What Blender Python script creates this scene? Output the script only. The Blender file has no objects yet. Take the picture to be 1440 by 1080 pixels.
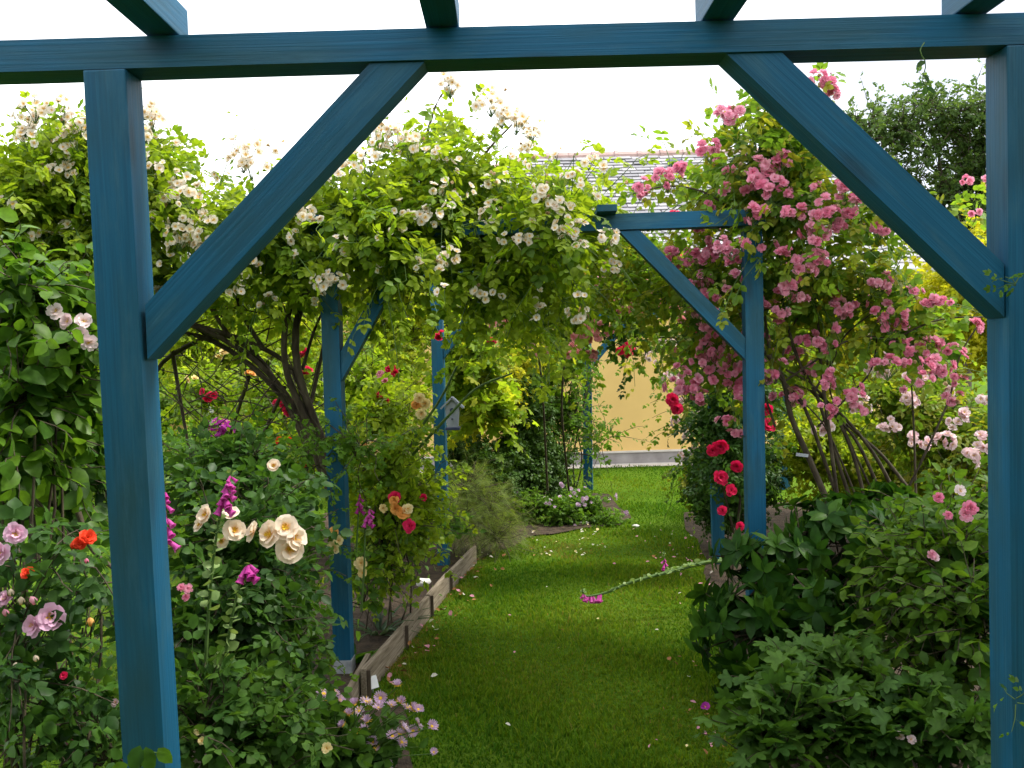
import bpy, bmesh, math, random
import numpy as np
from mathutils import Matrix, Vector

# ------------------------------------------------------------------ camera, sky, sun, exposure
SC = bpy.context.scene
COL = SC.collection
EYE = np.array([0.0, 0.0, 1.54])
FPX = 1285.0                                   # focal length in photo pixels (1440 wide)
PITCH, ROLL, YAW = -math.atan(45 / FPX), 0.0285, 0.0055

def camera_axes():
    f = np.array([math.sin(YAW) * math.cos(PITCH), math.cos(YAW) * math.cos(PITCH), math.sin(PITCH)])
    r = np.cross(f, [0, 0, 1.0]); r /= np.linalg.norm(r)
    u = np.cross(r, f)
    r2 = r * math.cos(ROLL) - u * math.sin(ROLL)
    u2 = u * math.cos(ROLL) + r * math.sin(ROLL)
    return r2, u2, f
CR, CU, CF = camera_axes()

cam_data = bpy.data.cameras.new('camera')
cam_data.lens = 36.0 * FPX / 1440.0
cam_data.sensor_width = 36.0
cam_data.clip_start = 0.05
cam_data.clip_end = 600
cam = bpy.data.objects.new('camera', cam_data)
COL.objects.link(cam)
M = Matrix.Identity(4)
for i, v in enumerate((CR, CU, -CF)):
    for j in range(3):
        M[j][i] = v[j]
for j in range(3):
    M[j][3] = EYE[j]
cam.matrix_world = M
cam_data.dof.use_dof = False
SC.camera = cam

SUN_ELEV, SUN_AZ = math.radians(55), math.radians(84)      # azimuth clockwise from +Y: from the right
world = bpy.data.worlds.new('World')
SC.world = world
world.use_nodes = True
wn = world.node_tree
wn.nodes.clear()
w_out = wn.nodes.new('ShaderNodeOutputWorld')
sky = wn.nodes.new('ShaderNodeTexSky')
sky.sky_type = 'NISHITA'
sky.sun_disc = False
sky.sun_elevation = SUN_ELEV
sky.sun_rotation = SUN_AZ
bg_sky = wn.nodes.new('ShaderNodeBackground'); bg_sky.inputs['Strength'].default_value = 0.12
wn.links.new(sky.outputs[0], bg_sky.inputs['Color'])
tc = wn.nodes.new('ShaderNodeTexCoord')
mp = wn.nodes.new('ShaderNodeMapping'); mp.inputs['Scale'].default_value = (1.2, 1.2, 3.0); mp.inputs['Location'].default_value = (.35, .1, .2)
cl = wn.nodes.new('ShaderNodeTexNoise'); cl.inputs['Scale'].default_value = 1.6; cl.inputs['Detail'].default_value = 5
cr = wn.nodes.new('ShaderNodeValToRGB')
cr.color_ramp.elements[0].position = 0.36; cr.color_ramp.elements[0].color = (0.3, 0.31, 0.34, 1)
cr.color_ramp.elements[1].position = 0.6; cr.color_ramp.elements[1].color = (1.0, 1.0, 1.0, 1)
bg_cl = wn.nodes.new('ShaderNodeBackground'); bg_cl.inputs['Strength'].default_value = 1.5
wn.links.new(tc.outputs['Generated'], mp.inputs[0]); wn.links.new(mp.outputs[0], cl.inputs['Vector'])
wn.links.new(cl.outputs['Fac'], cr.inputs[0]); wn.links.new(cr.outputs[0], bg_cl.inputs['Color'])
mixw = wn.nodes.new('ShaderNodeMixShader'); mixw.inputs[0].default_value = 0.86
wn.links.new(bg_sky.outputs[0], mixw.inputs[1]); wn.links.new(bg_cl.outputs[0], mixw.inputs[2])
wn.links.new(mixw.outputs[0], w_out.inputs[0])

sun_data = bpy.data.lights.new('sun', 'SUN')
sun_data.energy = 2.5
sun_data.angle = math.radians(12)
sun_data.color = (1.0, 0.95, 0.86)
sun = bpy.data.objects.new('sun', sun_data)
COL.objects.link(sun)
sd = Vector((math.sin(SUN_AZ) * math.cos(SUN_ELEV), math.cos(SUN_AZ) * math.cos(SUN_ELEV), math.sin(SUN_ELEV)))
sun.rotation_euler = sd.to_track_quat('Z', 'Y').to_euler()

SC.view_settings.view_transform = 'Standard'
SC.view_settings.look = 'None'
SC.view_settings.exposure = 1.4
SC.view_settings.gamma = 1.0
SC.view_settings.use_curve_mapping = False
SC.render.engine = 'CYCLES'
SC.cycles.use_denoising = True
SC.cycles.max_bounces = 7
SC.cycles.diffuse_bounces = 4
SC.cycles.glossy_bounces = 2
SC.cycles.transmission_bounces = 4
SC.cycles.transparent_max_bounces = 4

# ------------------------------------------------------------------ helpers
RNG = np.random.default_rng(11)
random.seed(5)

def at(px, py, Y):
    """world point on the sight line of a photo pixel at depth Y"""
    d = CF + (px - 720) / FPX * CR + (540 - py) / FPX * CU
    return EYE + d * ((Y - EYE[1]) / d[1])

def ground_at(px, py, z=0.0):
    d = CF + (px - 720) / FPX * CR + (540 - py) / FPX * CU
    return EYE + d * ((z - EYE[2]) / d[2])

def nrm(a):
    return a / np.maximum(np.linalg.norm(a, axis=-1, keepdims=True), 1e-9)

def tri_mesh(name, verts, tris, mats, tint=None, mat_idx=None, smooth=False, grad=None):
    me = bpy.data.meshes.new(name)
    verts = np.asarray(verts, dtype=np.float32).reshape(-1, 3)
    tris = np.asarray(tris, dtype=np.int32).reshape(-1, 3)
    me.vertices.add(len(verts)); me.vertices.foreach_set('co', verts.ravel())
    me.loops.add(tris.size); me.loops.foreach_set('vertex_index', tris.ravel())
    me.polygons.add(len(tris))
    me.polygons.foreach_set('loop_start', np.arange(0, tris.size, 3, dtype=np.int32))
    if mat_idx is not None:
        me.polygons.foreach_set('material_index', np.asarray(mat_idx, dtype=np.int32))
    me.polygons.foreach_set('use_smooth', np.full(len(tris), smooth, dtype=bool))
    for m in (mats if isinstance(mats, (list, tuple)) else [mats]):
        me.materials.append(m)
    if tint is not None:
        a = me.attributes.new('tint', 'FLOAT', 'POINT'); a.data.foreach_set('value', np.asarray(tint, dtype=np.float32))
    if grad is not None:
        a = me.attributes.new('grad', 'FLOAT', 'POINT'); a.data.foreach_set('value', np.asarray(grad, dtype=np.float32))
    me.update(calc_edges=True)
    return me

def tag(o, label=None, cat=None, group=None, kind=None):
    if label: o['label'] = label
    if cat: o['category'] = cat
    if group: o['group'] = group
    if kind: o['kind'] = kind
    return o

def thing(name, label, cat, loc, group=None):
    o = bpy.data.objects.new(name, None)
    o.empty_display_size = 0.1
    COL.objects.link(o)
    o.location = Vector([float(v) for v in loc])
    return tag(o, label, cat, group)

def root_loc(parent):
    loc = Vector((0, 0, 0))
    p = parent
    while p is not None:
        loc = p.matrix_basis @ loc
        p = p.parent
    return loc

def link(name, me, parent=None, world=None, kind=None, label=None):
    """link a mesh whose coordinates (or WORLD matrix) are in world space, under PARENT (parents are only translated)"""
    o = bpy.data.objects.new(name, me)
    COL.objects.link(o)
    mw = world if world is not None else Matrix.Identity(4)
    if parent is not None:
        o.parent = parent
        mw = Matrix.Translation(-root_loc(parent)) @ mw
    o.matrix_basis = mw
    if kind: o['kind'] = kind
    if label: o['label'] = label
    return o

def frame(pos, y, z, s=1.0):
    """matrix with local y along Y, local z near Z"""
    y = Vector(y).normalized(); z = Vector(z)
    x = y.cross(z)
    if x.length < 1e-5: x = y.orthogonal()
    x.normalize(); z = x.cross(y)
    m = Matrix(((x.x * s, y.x * s, z.x * s, pos[0]), (x.y * s, y.y * s, z.y * s, pos[1]), (x.z * s, y.z * s, z.z * s, pos[2]), (0, 0, 0, 1)))
    return m

def bm_mesh(name, bm, mats, smooth=False):
    bmesh.ops.recalc_face_normals(bm, faces=bm.faces[:])
    me = bpy.data.meshes.new(name)
    bm.to_mesh(me); bm.free()
    for m in (mats if isinstance(mats, (list, tuple)) else [mats]): me.materials.append(m)
    if smooth:
        for p in me.polygons: p.use_smooth = True
    return me

def box_bm(x0, x1, y0, y1, z0, z1, bev=0.0, segs=1):
    bm = bmesh.new()
    v = [bm.verts.new((x, y, z)) for z in (z0, z1) for y in (y0, y1) for x in (x0, x1)]
    for f in ((0, 1, 3, 2), (4, 6, 7, 5), (0, 4, 5, 1), (2, 3, 7, 6), (0, 2, 6, 4), (1, 5, 7, 3)):
        bm.faces.new([v[i] for i in f])
    if bev: bmesh.ops.bevel(bm, geom=bm.edges[:], offset=bev, segments=segs, affect='EDGES', profile=0.5)
    return bm

def timber(parent, name, p0, p1, w, d, mat, s0=0.0, s1=0.0, yax=(0, 1, 0), bev=0.004, label=None):
    """squared timber from P0 to P1 (centre line), w in the picture plane, d along yax; s0, s1 slant the cut ends"""
    p0, p1 = Vector([float(a) for a in p0]), Vector([float(a) for a in p1])
    z = (p1 - p0); L = z.length; z.normalize()
    y = Vector(yax); y = (y - z * y.dot(z)).normalized(); x = y.cross(z)
    bm = bmesh.new()
    nz = max(1, int(L / 0.5))
    rings = []
    for k in range(nz + 1):
        t = k / nz; s = s0 * (1 - t) + s1 * t
        jx, jy = (random.uniform(-.0012, .0012), random.uniform(-.0012, .0012)) if 0 < k < nz else (0, 0)
        rings.append([bm.verts.new((sx * w / 2 + jx, sy * d / 2 + jy, t * L + s * sx * w / 2)) for sx, sy in ((-1, -1), (1, -1), (1, 1), (-1, 1))])
    for a, b in zip(rings, rings[1:]):
        for i in range(4):
            bm.faces.new((a[i], a[(i + 1) % 4], b[(i + 1) % 4], b[i]))
    bm.faces.new(rings[0][::-1]); bm.faces.new(rings[-1])
    long_edges = [e for e in bm.edges if not all(v in rings[i] for i in range(1, nz) for v in e.verts) and not any(all(v in r for v in e.verts) for r in rings[1:-1])]
    bmesh.ops.bevel(bm, geom=long_edges, offset=bev, segments=2, affect='EDGES', profile=0.6)
    me = bm_mesh(name, bm, mat)
    m = Matrix(((x.x, y.x, z.x, p0.x), (x.y, y.y, z.y, p0.y), (x.z, y.z, z.z, p0.z), (0, 0, 0, 1)))
    return link(name, me, parent, m, label=label)

def tubes(polys, r0, r1, sides=4):
    """polys: (N,K,3) polylines -> verts, tris of thin tapering tubes"""
    polys = np.asarray(polys, dtype=float)
    if polys.ndim == 2: polys = polys[None]
    N, K, _ = polys.shape
    T = nrm(np.gradient(polys, axis=1))
    ref = np.where(np.abs(T[..., 2:3]) < 0.9, np.array([0, 0, 1.0]), np.array([1.0, 0, 0]))
    X = nrm(np.cross(T, ref)); Yv = np.cross(T, X)
    r0 = np.broadcast_to(np.asarray(r0, float), (N,)); r1 = np.broadcast_to(np.asarray(r1, float), (N,))
    rad = r0[:, None] + (r1 - r0)[:, None] * np.linspace(0, 1, K)[None]
    ang = np.arange(sides) * 2 * math.pi / sides
    V = polys[:, :, None] + rad[:, :, None, None] * (np.cos(ang)[None, None, :, None] * X[:, :, None] + np.sin(ang)[None, None, :, None] * Yv[:, :, None])
    idx = np.arange(N * K * sides).reshape(N, K, sides)
    a = idx[:, :-1]; b = idx[:, 1:]
    a2 = np.roll(a, -1, axis=2); b2 = np.roll(b, -1, axis=2)
    tr = np.concatenate([np.stack([a, a2, b2], -1).reshape(-1, 3), np.stack([a, b2, b], -1).reshape(-1, 3)])
    return V.reshape(-1, 3), tr

def spline(pts, n=14):
    pts = np.asarray(pts, float)
    P = np.vstack([2 * pts[0] - pts[1], pts, 2 * pts[-1] - pts[-2]])
    out = []
    segs = len(pts) - 1
    for t in np.linspace(0, segs - 1e-6, n):
        i = int(t); u = t - i
        p0, p1, p2, p3 = P[i:i + 4]
        out.append(0.5 * ((2 * p1) + (p2 - p0) * u + (2 * p0 - 5 * p1 + 4 * p2 - p3) * u * u + (3 * p1 - p0 - 3 * p2 + p3) * u ** 3))
    return np.array(out)

def px_path(pts, n=14):
    return spline([at(*p) for p in pts], n)

# ------------------------------------------------------------------ materials
def new_mat(name):
    m = bpy.data.materials.new(name); m.use_nodes = True
    nt = m.node_tree; nt.nodes.clear()
    return m, nt, nt.nodes.new('ShaderNodeOutputMaterial')

def ramp(nt, cols):
    r = nt.nodes.new('ShaderNodeValToRGB')
    el = r.color_ramp.elements
    while len(el) < len(cols): el.new(0.5)
    for i, c in enumerate(cols):
        el[i].position = i / (len(cols) - 1); el[i].color = (*c, 1)
    return r

def leaf_mat(name, cols, trans=0.38, tcol=None, rough=0.48, spec=0.16, bright=2.25, per_object=1.0):
    """leaf: reflecting side + light passing through; colour varies from leaf to leaf"""
    m, nt, out = new_mat(name)
    N, Lk = nt.nodes, nt.links
    at_ = N.new('ShaderNodeAttribute'); at_.attribute_name = 'tint'
    oi = N.new('ShaderNodeObjectInfo')
    ad = N.new('ShaderNodeMath'); ad.operation = 'ADD'
    Lk.new(at_.outputs['Fac'], ad.inputs[0]); mo = N.new('ShaderNodeMath'); mo.operation = 'MULTIPLY'; mo.inputs[1].default_value = per_object
    Lk.new(oi.outputs['Random'], mo.inputs[0]); Lk.new(mo.outputs[0], ad.inputs[1])
    pp = N.new('ShaderNodeMath'); pp.operation = 'PINGPONG'; pp.inputs[1].default_value = 1.0
    Lk.new(ad.outputs[0], pp.inputs[0])
    r = ramp(nt, cols); Lk.new(pp.outputs[0], r.inputs[0])
    geo = N.new('ShaderNodeNewGeometry')
    nz = N.new('ShaderNodeTexNoise'); nz.inputs['Scale'].default_value = 38; nz.inputs['Detail'].default_value = 2
    Lk.new(geo.outputs['Position'], nz.inputs['Vector'])
    hs = N.new('ShaderNodeHueSaturation')
    mr = N.new('ShaderNodeMapRange'); mr.inputs[1].default_value = .3; mr.inputs[2].default_value = .7; mr.inputs[3].default_value = .75; mr.inputs[4].default_value = 1.25
    Lk.new(nz.outputs['Fac'], mr.inputs[0]); Lk.new(mr.outputs[0], hs.inputs['Value']); Lk.new(r.outputs[0], hs.inputs['Color'])
    p = N.new('ShaderNodeBsdfPrincipled')
    p.inputs['Roughness'].default_value = rough; p.inputs['Specular IOR Level'].default_value = spec
    Lk.new(hs.outputs[0], p.inputs['Base Color'])
    tr = N.new('ShaderNodeBsdfTranslucent')
    mul = N.new('ShaderNodeVectorMath'); mul.operation = 'MULTIPLY'
    t = tcol or (bright * 1.05, bright, bright * .5)
    mul.inputs[1].default_value = t
    Lk.new(hs.outputs[0], mul.inputs[0]); Lk.new(mul.outputs[0], tr.inputs['Color'])
    mx = N.new('ShaderNodeMixShader'); mx.inputs[0].default_value = trans
    Lk.new(p.outputs[0], mx.inputs[1]); Lk.new(tr.outputs[0], mx.inputs[2]); Lk.new(mx.outputs[0], out.inputs[0])
    return m

def petal_mat(name, inner, outer, alt=None, trans=0.35, rough=0.55):
    """petal colour from heart to tip along 'grad', with a second colouring picked per flower"""
    m, nt, out = new_mat(name)
    N, Lk = nt.nodes, nt.links
    g = N.new('ShaderNodeAttribute'); g.attribute_name = 'grad'
    r1 = ramp(nt, [inner, outer, outer]); Lk.new(g.outputs['Fac'], r1.inputs[0])
    a = alt or (inner, outer)
    r2 = ramp(nt, [a[0], a[1], a[1]]); Lk.new(g.outputs['Fac'], r2.inputs[0])
    oi = N.new('ShaderNodeObjectInfo')
    mc = N.new('ShaderNodeMix'); mc.data_type = 'RGBA'
    Lk.new(oi.outputs['Random'], mc.inputs[0]); Lk.new(r1.outputs[0], mc.inputs[6]); Lk.new(r2.outputs[0], mc.inputs[7])
    p = N.new('ShaderNodeBsdfPrincipled'); p.inputs['Roughness'].default_value = rough; p.inputs['Specular IOR Level'].default_value = .25
    tr = N.new('ShaderNodeBsdfTranslucent')
    Lk.new(mc.outputs[2], p.inputs['Base Color']); Lk.new(mc.outputs[2], tr.inputs['Color'])
    mx = N.new('ShaderNodeMixShader'); mx.inputs[0].default_value = trans
    Lk.new(p.outputs[0], mx.inputs[1]); Lk.new(tr.outputs[0], mx.inputs[2]); Lk.new(mx.outputs[0], out.inputs[0])
    return m

def noise_mat(name, cols, scale=8, rough=.8, bump=.3, detail=6, stretch=(1, 1, 1), spec=.3, bump_scale=None, coord='Object', dist=.01):
    m, nt, out = new_mat(name)
    N, Lk = nt.nodes, nt.links
    t = N.new('ShaderNodeTexCoord'); mpn = N.new('ShaderNodeMapping'); mpn.inputs['Scale'].default_value = stretch
    Lk.new(t.outputs[coord], mpn.inputs[0])
    n = N.new('ShaderNodeTexNoise'); n.inputs['Scale'].default_value = scale; n.inputs['Detail'].default_value = detail
    Lk.new(mpn.outputs[0], n.inputs['Vector'])
    r = ramp(nt, cols); Lk.new(n.outputs['Fac'], r.inputs[0])
    r.color_ramp.elements[0].position = .28; r.color_ramp.elements[-1].position = .72
    p = N.new('ShaderNodeBsdfPrincipled'); p.inputs['Roughness'].default_value = rough; p.inputs['Specular IOR Level'].default_value = spec
    Lk.new(r.outputs[0], p.inputs['Base Color'])
    if bump:
        n2 = N.new('ShaderNodeTexNoise'); n2.inputs['Scale'].default_value = bump_scale or scale * 4; n2.inputs['Detail'].default_value = 5
        Lk.new(mpn.outputs[0], n2.inputs['Vector'])
        b = N.new('ShaderNodeBump'); b.inputs['Strength'].default_value = bump; b.inputs['Distance'].default_value = dist
        Lk.new(n2.outputs['Fac'], b.inputs['Height']); Lk.new(b.outputs[0], p.inputs['Normal'])
    Lk.new(p.outputs[0], out.inputs[0])
    return m

def blue_wood():
    """blue stain on sawn softwood: grain along local z, paler wear, greenish algae and dark knots"""
    m, nt, out = new_mat('blue_stained_wood')
    N, Lk = nt.nodes, nt.links
    t = N.new('ShaderNodeTexCoord')
    oi = N.new('ShaderNodeObjectInfo')
    off = N.new('ShaderNodeVectorMath'); off.operation = 'ADD'
    sc = N.new('ShaderNodeVectorMath'); sc.operation = 'SCALE'; sc.inputs['Scale'].default_value = 17.0
    cb = N.new('ShaderNodeCombineXYZ'); Lk.new(oi.outputs['Random'], cb.inputs[0]); Lk.new(oi.outputs['Random'], cb.inputs[2])
    Lk.new(cb.outputs[0], sc.inputs[0]); Lk.new(t.outputs['Object'], off.inputs[0]); Lk.new(sc.outputs[0], off.inputs[1])
    mg = N.new('ShaderNodeMapping'); mg.inputs['Scale'].default_value = (190, 190, 3.0); Lk.new(off.outputs[0], mg.inputs[0])
    gr = N.new('ShaderNodeTexNoise'); gr.inputs['Scale'].default_value = 1.0; gr.inputs['Detail'].default_value = 6; gr.inputs['Distortion'].default_value = .6
    Lk.new(mg.outputs[0], gr.inputs['Vector'])
    r = ramp(nt, [(.006, .072, .142), (.0075, .088, .172), (.01, .106, .205)])
    r.color_ramp.elements[0].position = .3; r.color_ramp.elements[2].position = .72
    Lk.new(gr.outputs['Fac'], r.inputs[0])
    mb = N.new('ShaderNodeMapping'); mb.inputs['Scale'].default_value = (9, 9, 2.6); Lk.new(off.outputs[0], mb.inputs[0])
    bl = N.new('ShaderNodeTexNoise'); bl.inputs['Scale'].default_value = 1.0; bl.inputs['Detail'].default_value = 4; Lk.new(mb.outputs[0], bl.inputs['Vector'])
    rb = ramp(nt, [(0, 0, 0), (1, 1, 1)]); rb.color_ramp.elements[0].position = .42; rb.color_ramp.elements[1].position = .72
    Lk.new(bl.outputs['Fac'], rb.inputs[0])
    alg = N.new('ShaderNodeMix'); alg.data_type = 'RGBA'; alg.inputs[7].default_value = (.02, .062, .07, 1)
    mf = N.new('ShaderNodeMath'); mf.operation = 'MULTIPLY'; mf.inputs[1].default_value = .75
    Lk.new(rb.outputs[0], mf.inputs[0]); Lk.new(mf.outputs[0], alg.inputs[0]); Lk.new(r.outputs[0], alg.inputs[6])
    # knots
    mk = N.new('ShaderNodeMapping'); mk.inputs['Scale'].default_value = (9, 9, 2.6); Lk.new(off.outputs[0], mk.inputs[0])
    vo = N.new('ShaderNodeTexVoronoi'); vo.inputs['Scale'].default_value = 1.0; Lk.new(mk.outputs[0], vo.inputs['Vector'])
    rk = ramp(nt, [(1, 1, 1), (0, 0, 0)]); rk.color_ramp.elements[0].position = .07; rk.color_ramp.elements[1].position = .22
    Lk.new(vo.outputs['Distance'], rk.inputs[0])
    kn = N.new('ShaderNodeMix'); kn.data_type = 'RGBA'; kn.inputs[7].default_value = (.012, .05, .085, 1)
    mf2 = N.new('ShaderNodeMath'); mf2.operation = 'MULTIPLY'; mf2.inputs[1].default_value = .85
    Lk.new(rk.outputs[0], mf2.inputs[0]); Lk.new(mf2.outputs[0], kn.inputs[0]); Lk.new(alg.outputs[2], kn.inputs[6])
    mw = N.new('ShaderNodeMapping'); mw.inputs['Scale'].default_value = (30, 30, 5); Lk.new(off.outputs[0], mw.inputs[0])
    wn_ = N.new('ShaderNodeTexNoise'); wn_.inputs['Scale'].default_value = 1.0; wn_.inputs['Detail'].default_value = 7; wn_.inputs['Roughness'].default_value = .65; Lk.new(mw.outputs[0], wn_.inputs['Vector'])
    rw = ramp(nt, [(0, 0, 0), (1, 1, 1)]); rw.color_ramp.elements[0].position = .52; rw.color_ramp.elements[1].position = .74
    Lk.new(wn_.outputs['Fac'], rw.inputs[0])
    wear = N.new('ShaderNodeMix'); wear.data_type = 'RGBA'; wear.inputs[7].default_value = (.035, .115, .17, 1)
    mf3 = N.new('ShaderNodeMath'); mf3.operation = 'MULTIPLY'; mf3.inputs[1].default_value = .7
    Lk.new(rw.outputs[0], mf3.inputs[0]); Lk.new(mf3.outputs[0], wear.inputs[0]); Lk.new(kn.outputs[2], wear.inputs[6])
    p = N.new('ShaderNodeBsdfPrincipled'); p.inputs['Roughness'].default_value = .55; p.inputs['Specular IOR Level'].default_value = .2
    Lk.new(wear.outputs[2], p.inputs['Base Color'])
    b = N.new('ShaderNodeBump'); b.inputs['Strength'].default_value = .5; b.inputs['Distance'].default_value = .002
    Lk.new(gr.outputs['Fac'], b.inputs['Height']); Lk.new(b.outputs[0], p.inputs['Normal'])
    Lk.new(p.outputs[0], out.inputs[0])
    return m

MAT = {}
MAT['blue'] = blue_wood()
MAT['rambler'] = leaf_mat('rambler_leaf', [(.05, .1, .01), (.09, .165, .01), (.15, .225, .012), (.19, .25, .02)], .46)
MAT['rose_dark'] = leaf_mat('dark_rose_leaf', [(.014, .042, .01), (.026, .068, .014), (.04, .092, .018), (.05, .12, .014)], .3, rough=.42)
MAT['pink_leaf'] = leaf_mat('pink_rambler_leaf', [(.05, .11, .014), (.08, .16, .018), (.12, .21, .02), (.2, .2, .02)], .42)
MAT['broad'] = leaf_mat('broad_leaf', [(.024, .066, .01), (.045, .11, .012), (.09, .175, .014)], .4, rough=.4)
MAT['rhodo'] = leaf_mat('rhododendron_leaf', [(.01, .036, .005), (.018, .058, .007), (.045, .11, .01)], .18, rough=.42, spec=.1)
MAT['geranium'] = leaf_mat('cranesbill_leaf', [(.025, .068, .012), (.04, .1, .016), (.065, .135, .018)], .3, rough=.55)
MAT['lime'] = leaf_mat('lime_leaf', [(.09, .16, .012), (.14, .23, .014), (.2, .28, .02), (.25, .27, .02)], .48)
MAT['gold'] = leaf_mat('golden_leaf', [(.2, .26, .012), (.28, .31, .014), (.36, .34, .02)], .48)
MAT['mid'] = leaf_mat('shrub_leaf', [(.04, .1, .012), (.07, .15, .016), (.1, .19, .02)], .4)
MAT['shade'] = leaf_mat('shaded_shrub_leaf', [(.022, .062, .008), (.04, .098, .01), (.09, .165, .014)], .36)  # darker copy of the shrub leaf, foreground shade put into its colour
MAT['far'] = leaf_mat('hedge_leaf', [(.05, .11, .014), (.09, .17, .018), (.14, .22, .02)], .42)
MAT['oak'] = leaf_mat('oak_leaf', [(.035, .075, .02), (.055, .1, .026), (.075, .125, .03)], .4)
MAT['yew'] = leaf_mat('yew_leaf', [(.02, .05, .01), (.035, .08, .012), (.05, .1, .014)], .22)
MAT['fern'] = leaf_mat('feathery_leaf', [(.09, .14, .03), (.12, .18, .035), (.17, .22, .05)], .35)
MAT['pod'] = leaf_mat('foxglove_pod', [(.12, .2, .06), (.2, .28, .1)], .25)
MAT['iris'] = leaf_mat('grey_strap_leaf', [(.06, .11, .07), (.09, .14, .09)], .25)
MAT['grass'] = leaf_mat('grass_blade', [(.03, .095, .006), (.06, .135, .006), (.11, .18, .008), (.14, .17, .018), (.21, .15, .05)], .42, rough=.7, spec=.06, bright=1.7, per_object=0.0)
MAT['bark'] = noise_mat('rose_cane_bark', [(.022, .016, .01), (.06, .045, .028), (.1, .085, .05)], 30, .8, .5, stretch=(1, 1, .3))
MAT['green_stem'] = noise_mat('green_stem', [(.05, .1, .02), (.09, .16, .035)], 25, .6, 0)
MAT['trunk'] = noise_mat('tree_bark', [(.03, .022, .015), (.09, .07, .05)], 9, .9, .6, stretch=(1, 1, .25))

MAT['white_petal'] = petal_mat('cream_petal', (.85, .62, .3), (.84, .76, .64), ((.88, .6, .25), (.86, .8, .74)), trans=.5)
MAT['pink_petal'] = petal_mat('pink_petal', (.82, .26, .34), (.82, .26, .42), ((.86, .38, .42), (.88, .48, .6)), trans=.48)
MAT['palepink_petal'] = petal_mat('pale_pink_petal', (.82, .5, .48), (.84, .6, .66), ((.84, .66, .58), (.86, .74, .74)))
MAT['bigpink_petal'] = petal_mat('mauve_pink_petal', (.78, .38, .5), (.82, .5, .68), ((.78, .4, .52), (.84, .56, .72)))
MAT['red_petal'] = petal_mat('crimson_petal', (.5, .004, .03), (.72, .012, .09), ((.6, .006, .03), (.78, .03, .14)))
MAT['scarlet_petal'] = petal_mat('scarlet_petal', (.75, .12, .02), (.78, .05, .012), ((.8, .2, .02), (.8, .08, .03)))
MAT['apricot_petal'] = petal_mat('apricot_petal', (.9, .52, .02), (.88, .78, .66), ((.9, .46, .03), (.88, .72, .55)))
MAT['yellow_petal'] = petal_mat('yellow_petal', (.86, .5, .06), (.86, .68, .3), ((.86, .4, .04), (.86, .74, .42)))
MAT['orange_petal'] = petal_mat('orange_petal', (.85, .3, .01), (.86, .36, .05), ((.86, .4, .03), (.86, .5, .16)))
MAT['salmon_petal'] = petal_mat('salmon_petal', (.72, .26, .2), (.74, .3, .3), ((.76, .4, .24), (.74, .34, .38)))
MAT['foxglove'] = petal_mat('foxglove_bell', (.42, .03, .24), (.5, .035, .3), ((.45, .04, .22), (.6, .1, .4)))
MAT['lilac_petal'] = petal_mat('lilac_petal', (.5, .3, .5), (.62, .42, .62), ((.45, .26, .5), (.7, .54, .7)))
MAT['spent_petal'] = petal_mat('spent_petal', (.3, .16, .06), (.42, .27, .13), ((.4, .24, .1), (.58, .44, .28)))
MAT['purple_petal'] = petal_mat('purple_petal', (.25, .015, .2), (.32, .02, .26))
MAT['stamen'] = noise_mat('yellow_stamens', [(.55, .3, .02), (.8, .55, .04)], 60, .8, 0)
MAT['soil'] = noise_mat('dark_soil', [(.02, .013, .008), (.045, .03, .018), (.075, .05, .032)], 14, .95, .8, dist=.02)
MAT['old_board'] = noise_mat('weathered_board', [(.1, .075, .05), (.2, .16, .115), (.3, .25, .19)], 6, .85, .5, stretch=(18, 18, 1.2), bump_scale=8, dist=.003)
MAT['wet_peg'] = noise_mat('dark_peg_wood', [(.05, .035, .025), (.12, .09, .06)], 12, .85, .4, stretch=(8, 8, 1))
MAT['metal'] = noise_mat('galvanised_steel', [(.25, .27, .3), (.4, .42, .45)], 30, .5, .1)
MAT['white_plastic'] = noise_mat('white_plastic', [(.7, .72, .74), (.8, .8, .8)], 8, .4, 0)
MAT['stone'] = noise_mat('pale_stone', [(.5, .48, .44), (.75, .73, .7)], 20, .8, .4)
MAT['birdhouse'] = noise_mat('grey_birdhouse_paint', [(.2, .22, .27), (.28, .3, .35)], 15, .6, .2)
MAT['dark'] = noise_mat('dark_paint', [(.02, .03, .07), (.04, .05, .1)], 15, .6, 0)
MAT['wire'] = noise_mat('black_wire', [(.01, .01, .012), (.03, .03, .03)], 20, .5, 0)
MAT['render'] = noise_mat('ochre_render', [(.64, .42, .15), (.72, .48, .18), (.76, .52, .21)], 1.1, .9, .15, bump_scale=90, dist=.004)
MAT['plinth'] = noise_mat('grey_plinth', [(.2, .18, .18), (.32, .3, .29)], 5, .9, .3)
MAT['concrete'] = noise_mat('pale_concrete', [(.5, .46, .42), (.62, .58, .53)], 6, .9, .3)
MAT['zinc'] = noise_mat('zinc_gutter', [(.3, .31, .33), (.42, .43, .45)], 8, .5, .1)
MAT['ridge'] = noise_mat('clay_ridge', [(.3, .2, .18), (.42, .3, .28)], 6, .85, .3)
MAT['white_frame'] = noise_mat('white_frame_paint', [(.72, .72, .72), (.8, .8, .8)], 4, .5, 0)

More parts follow.
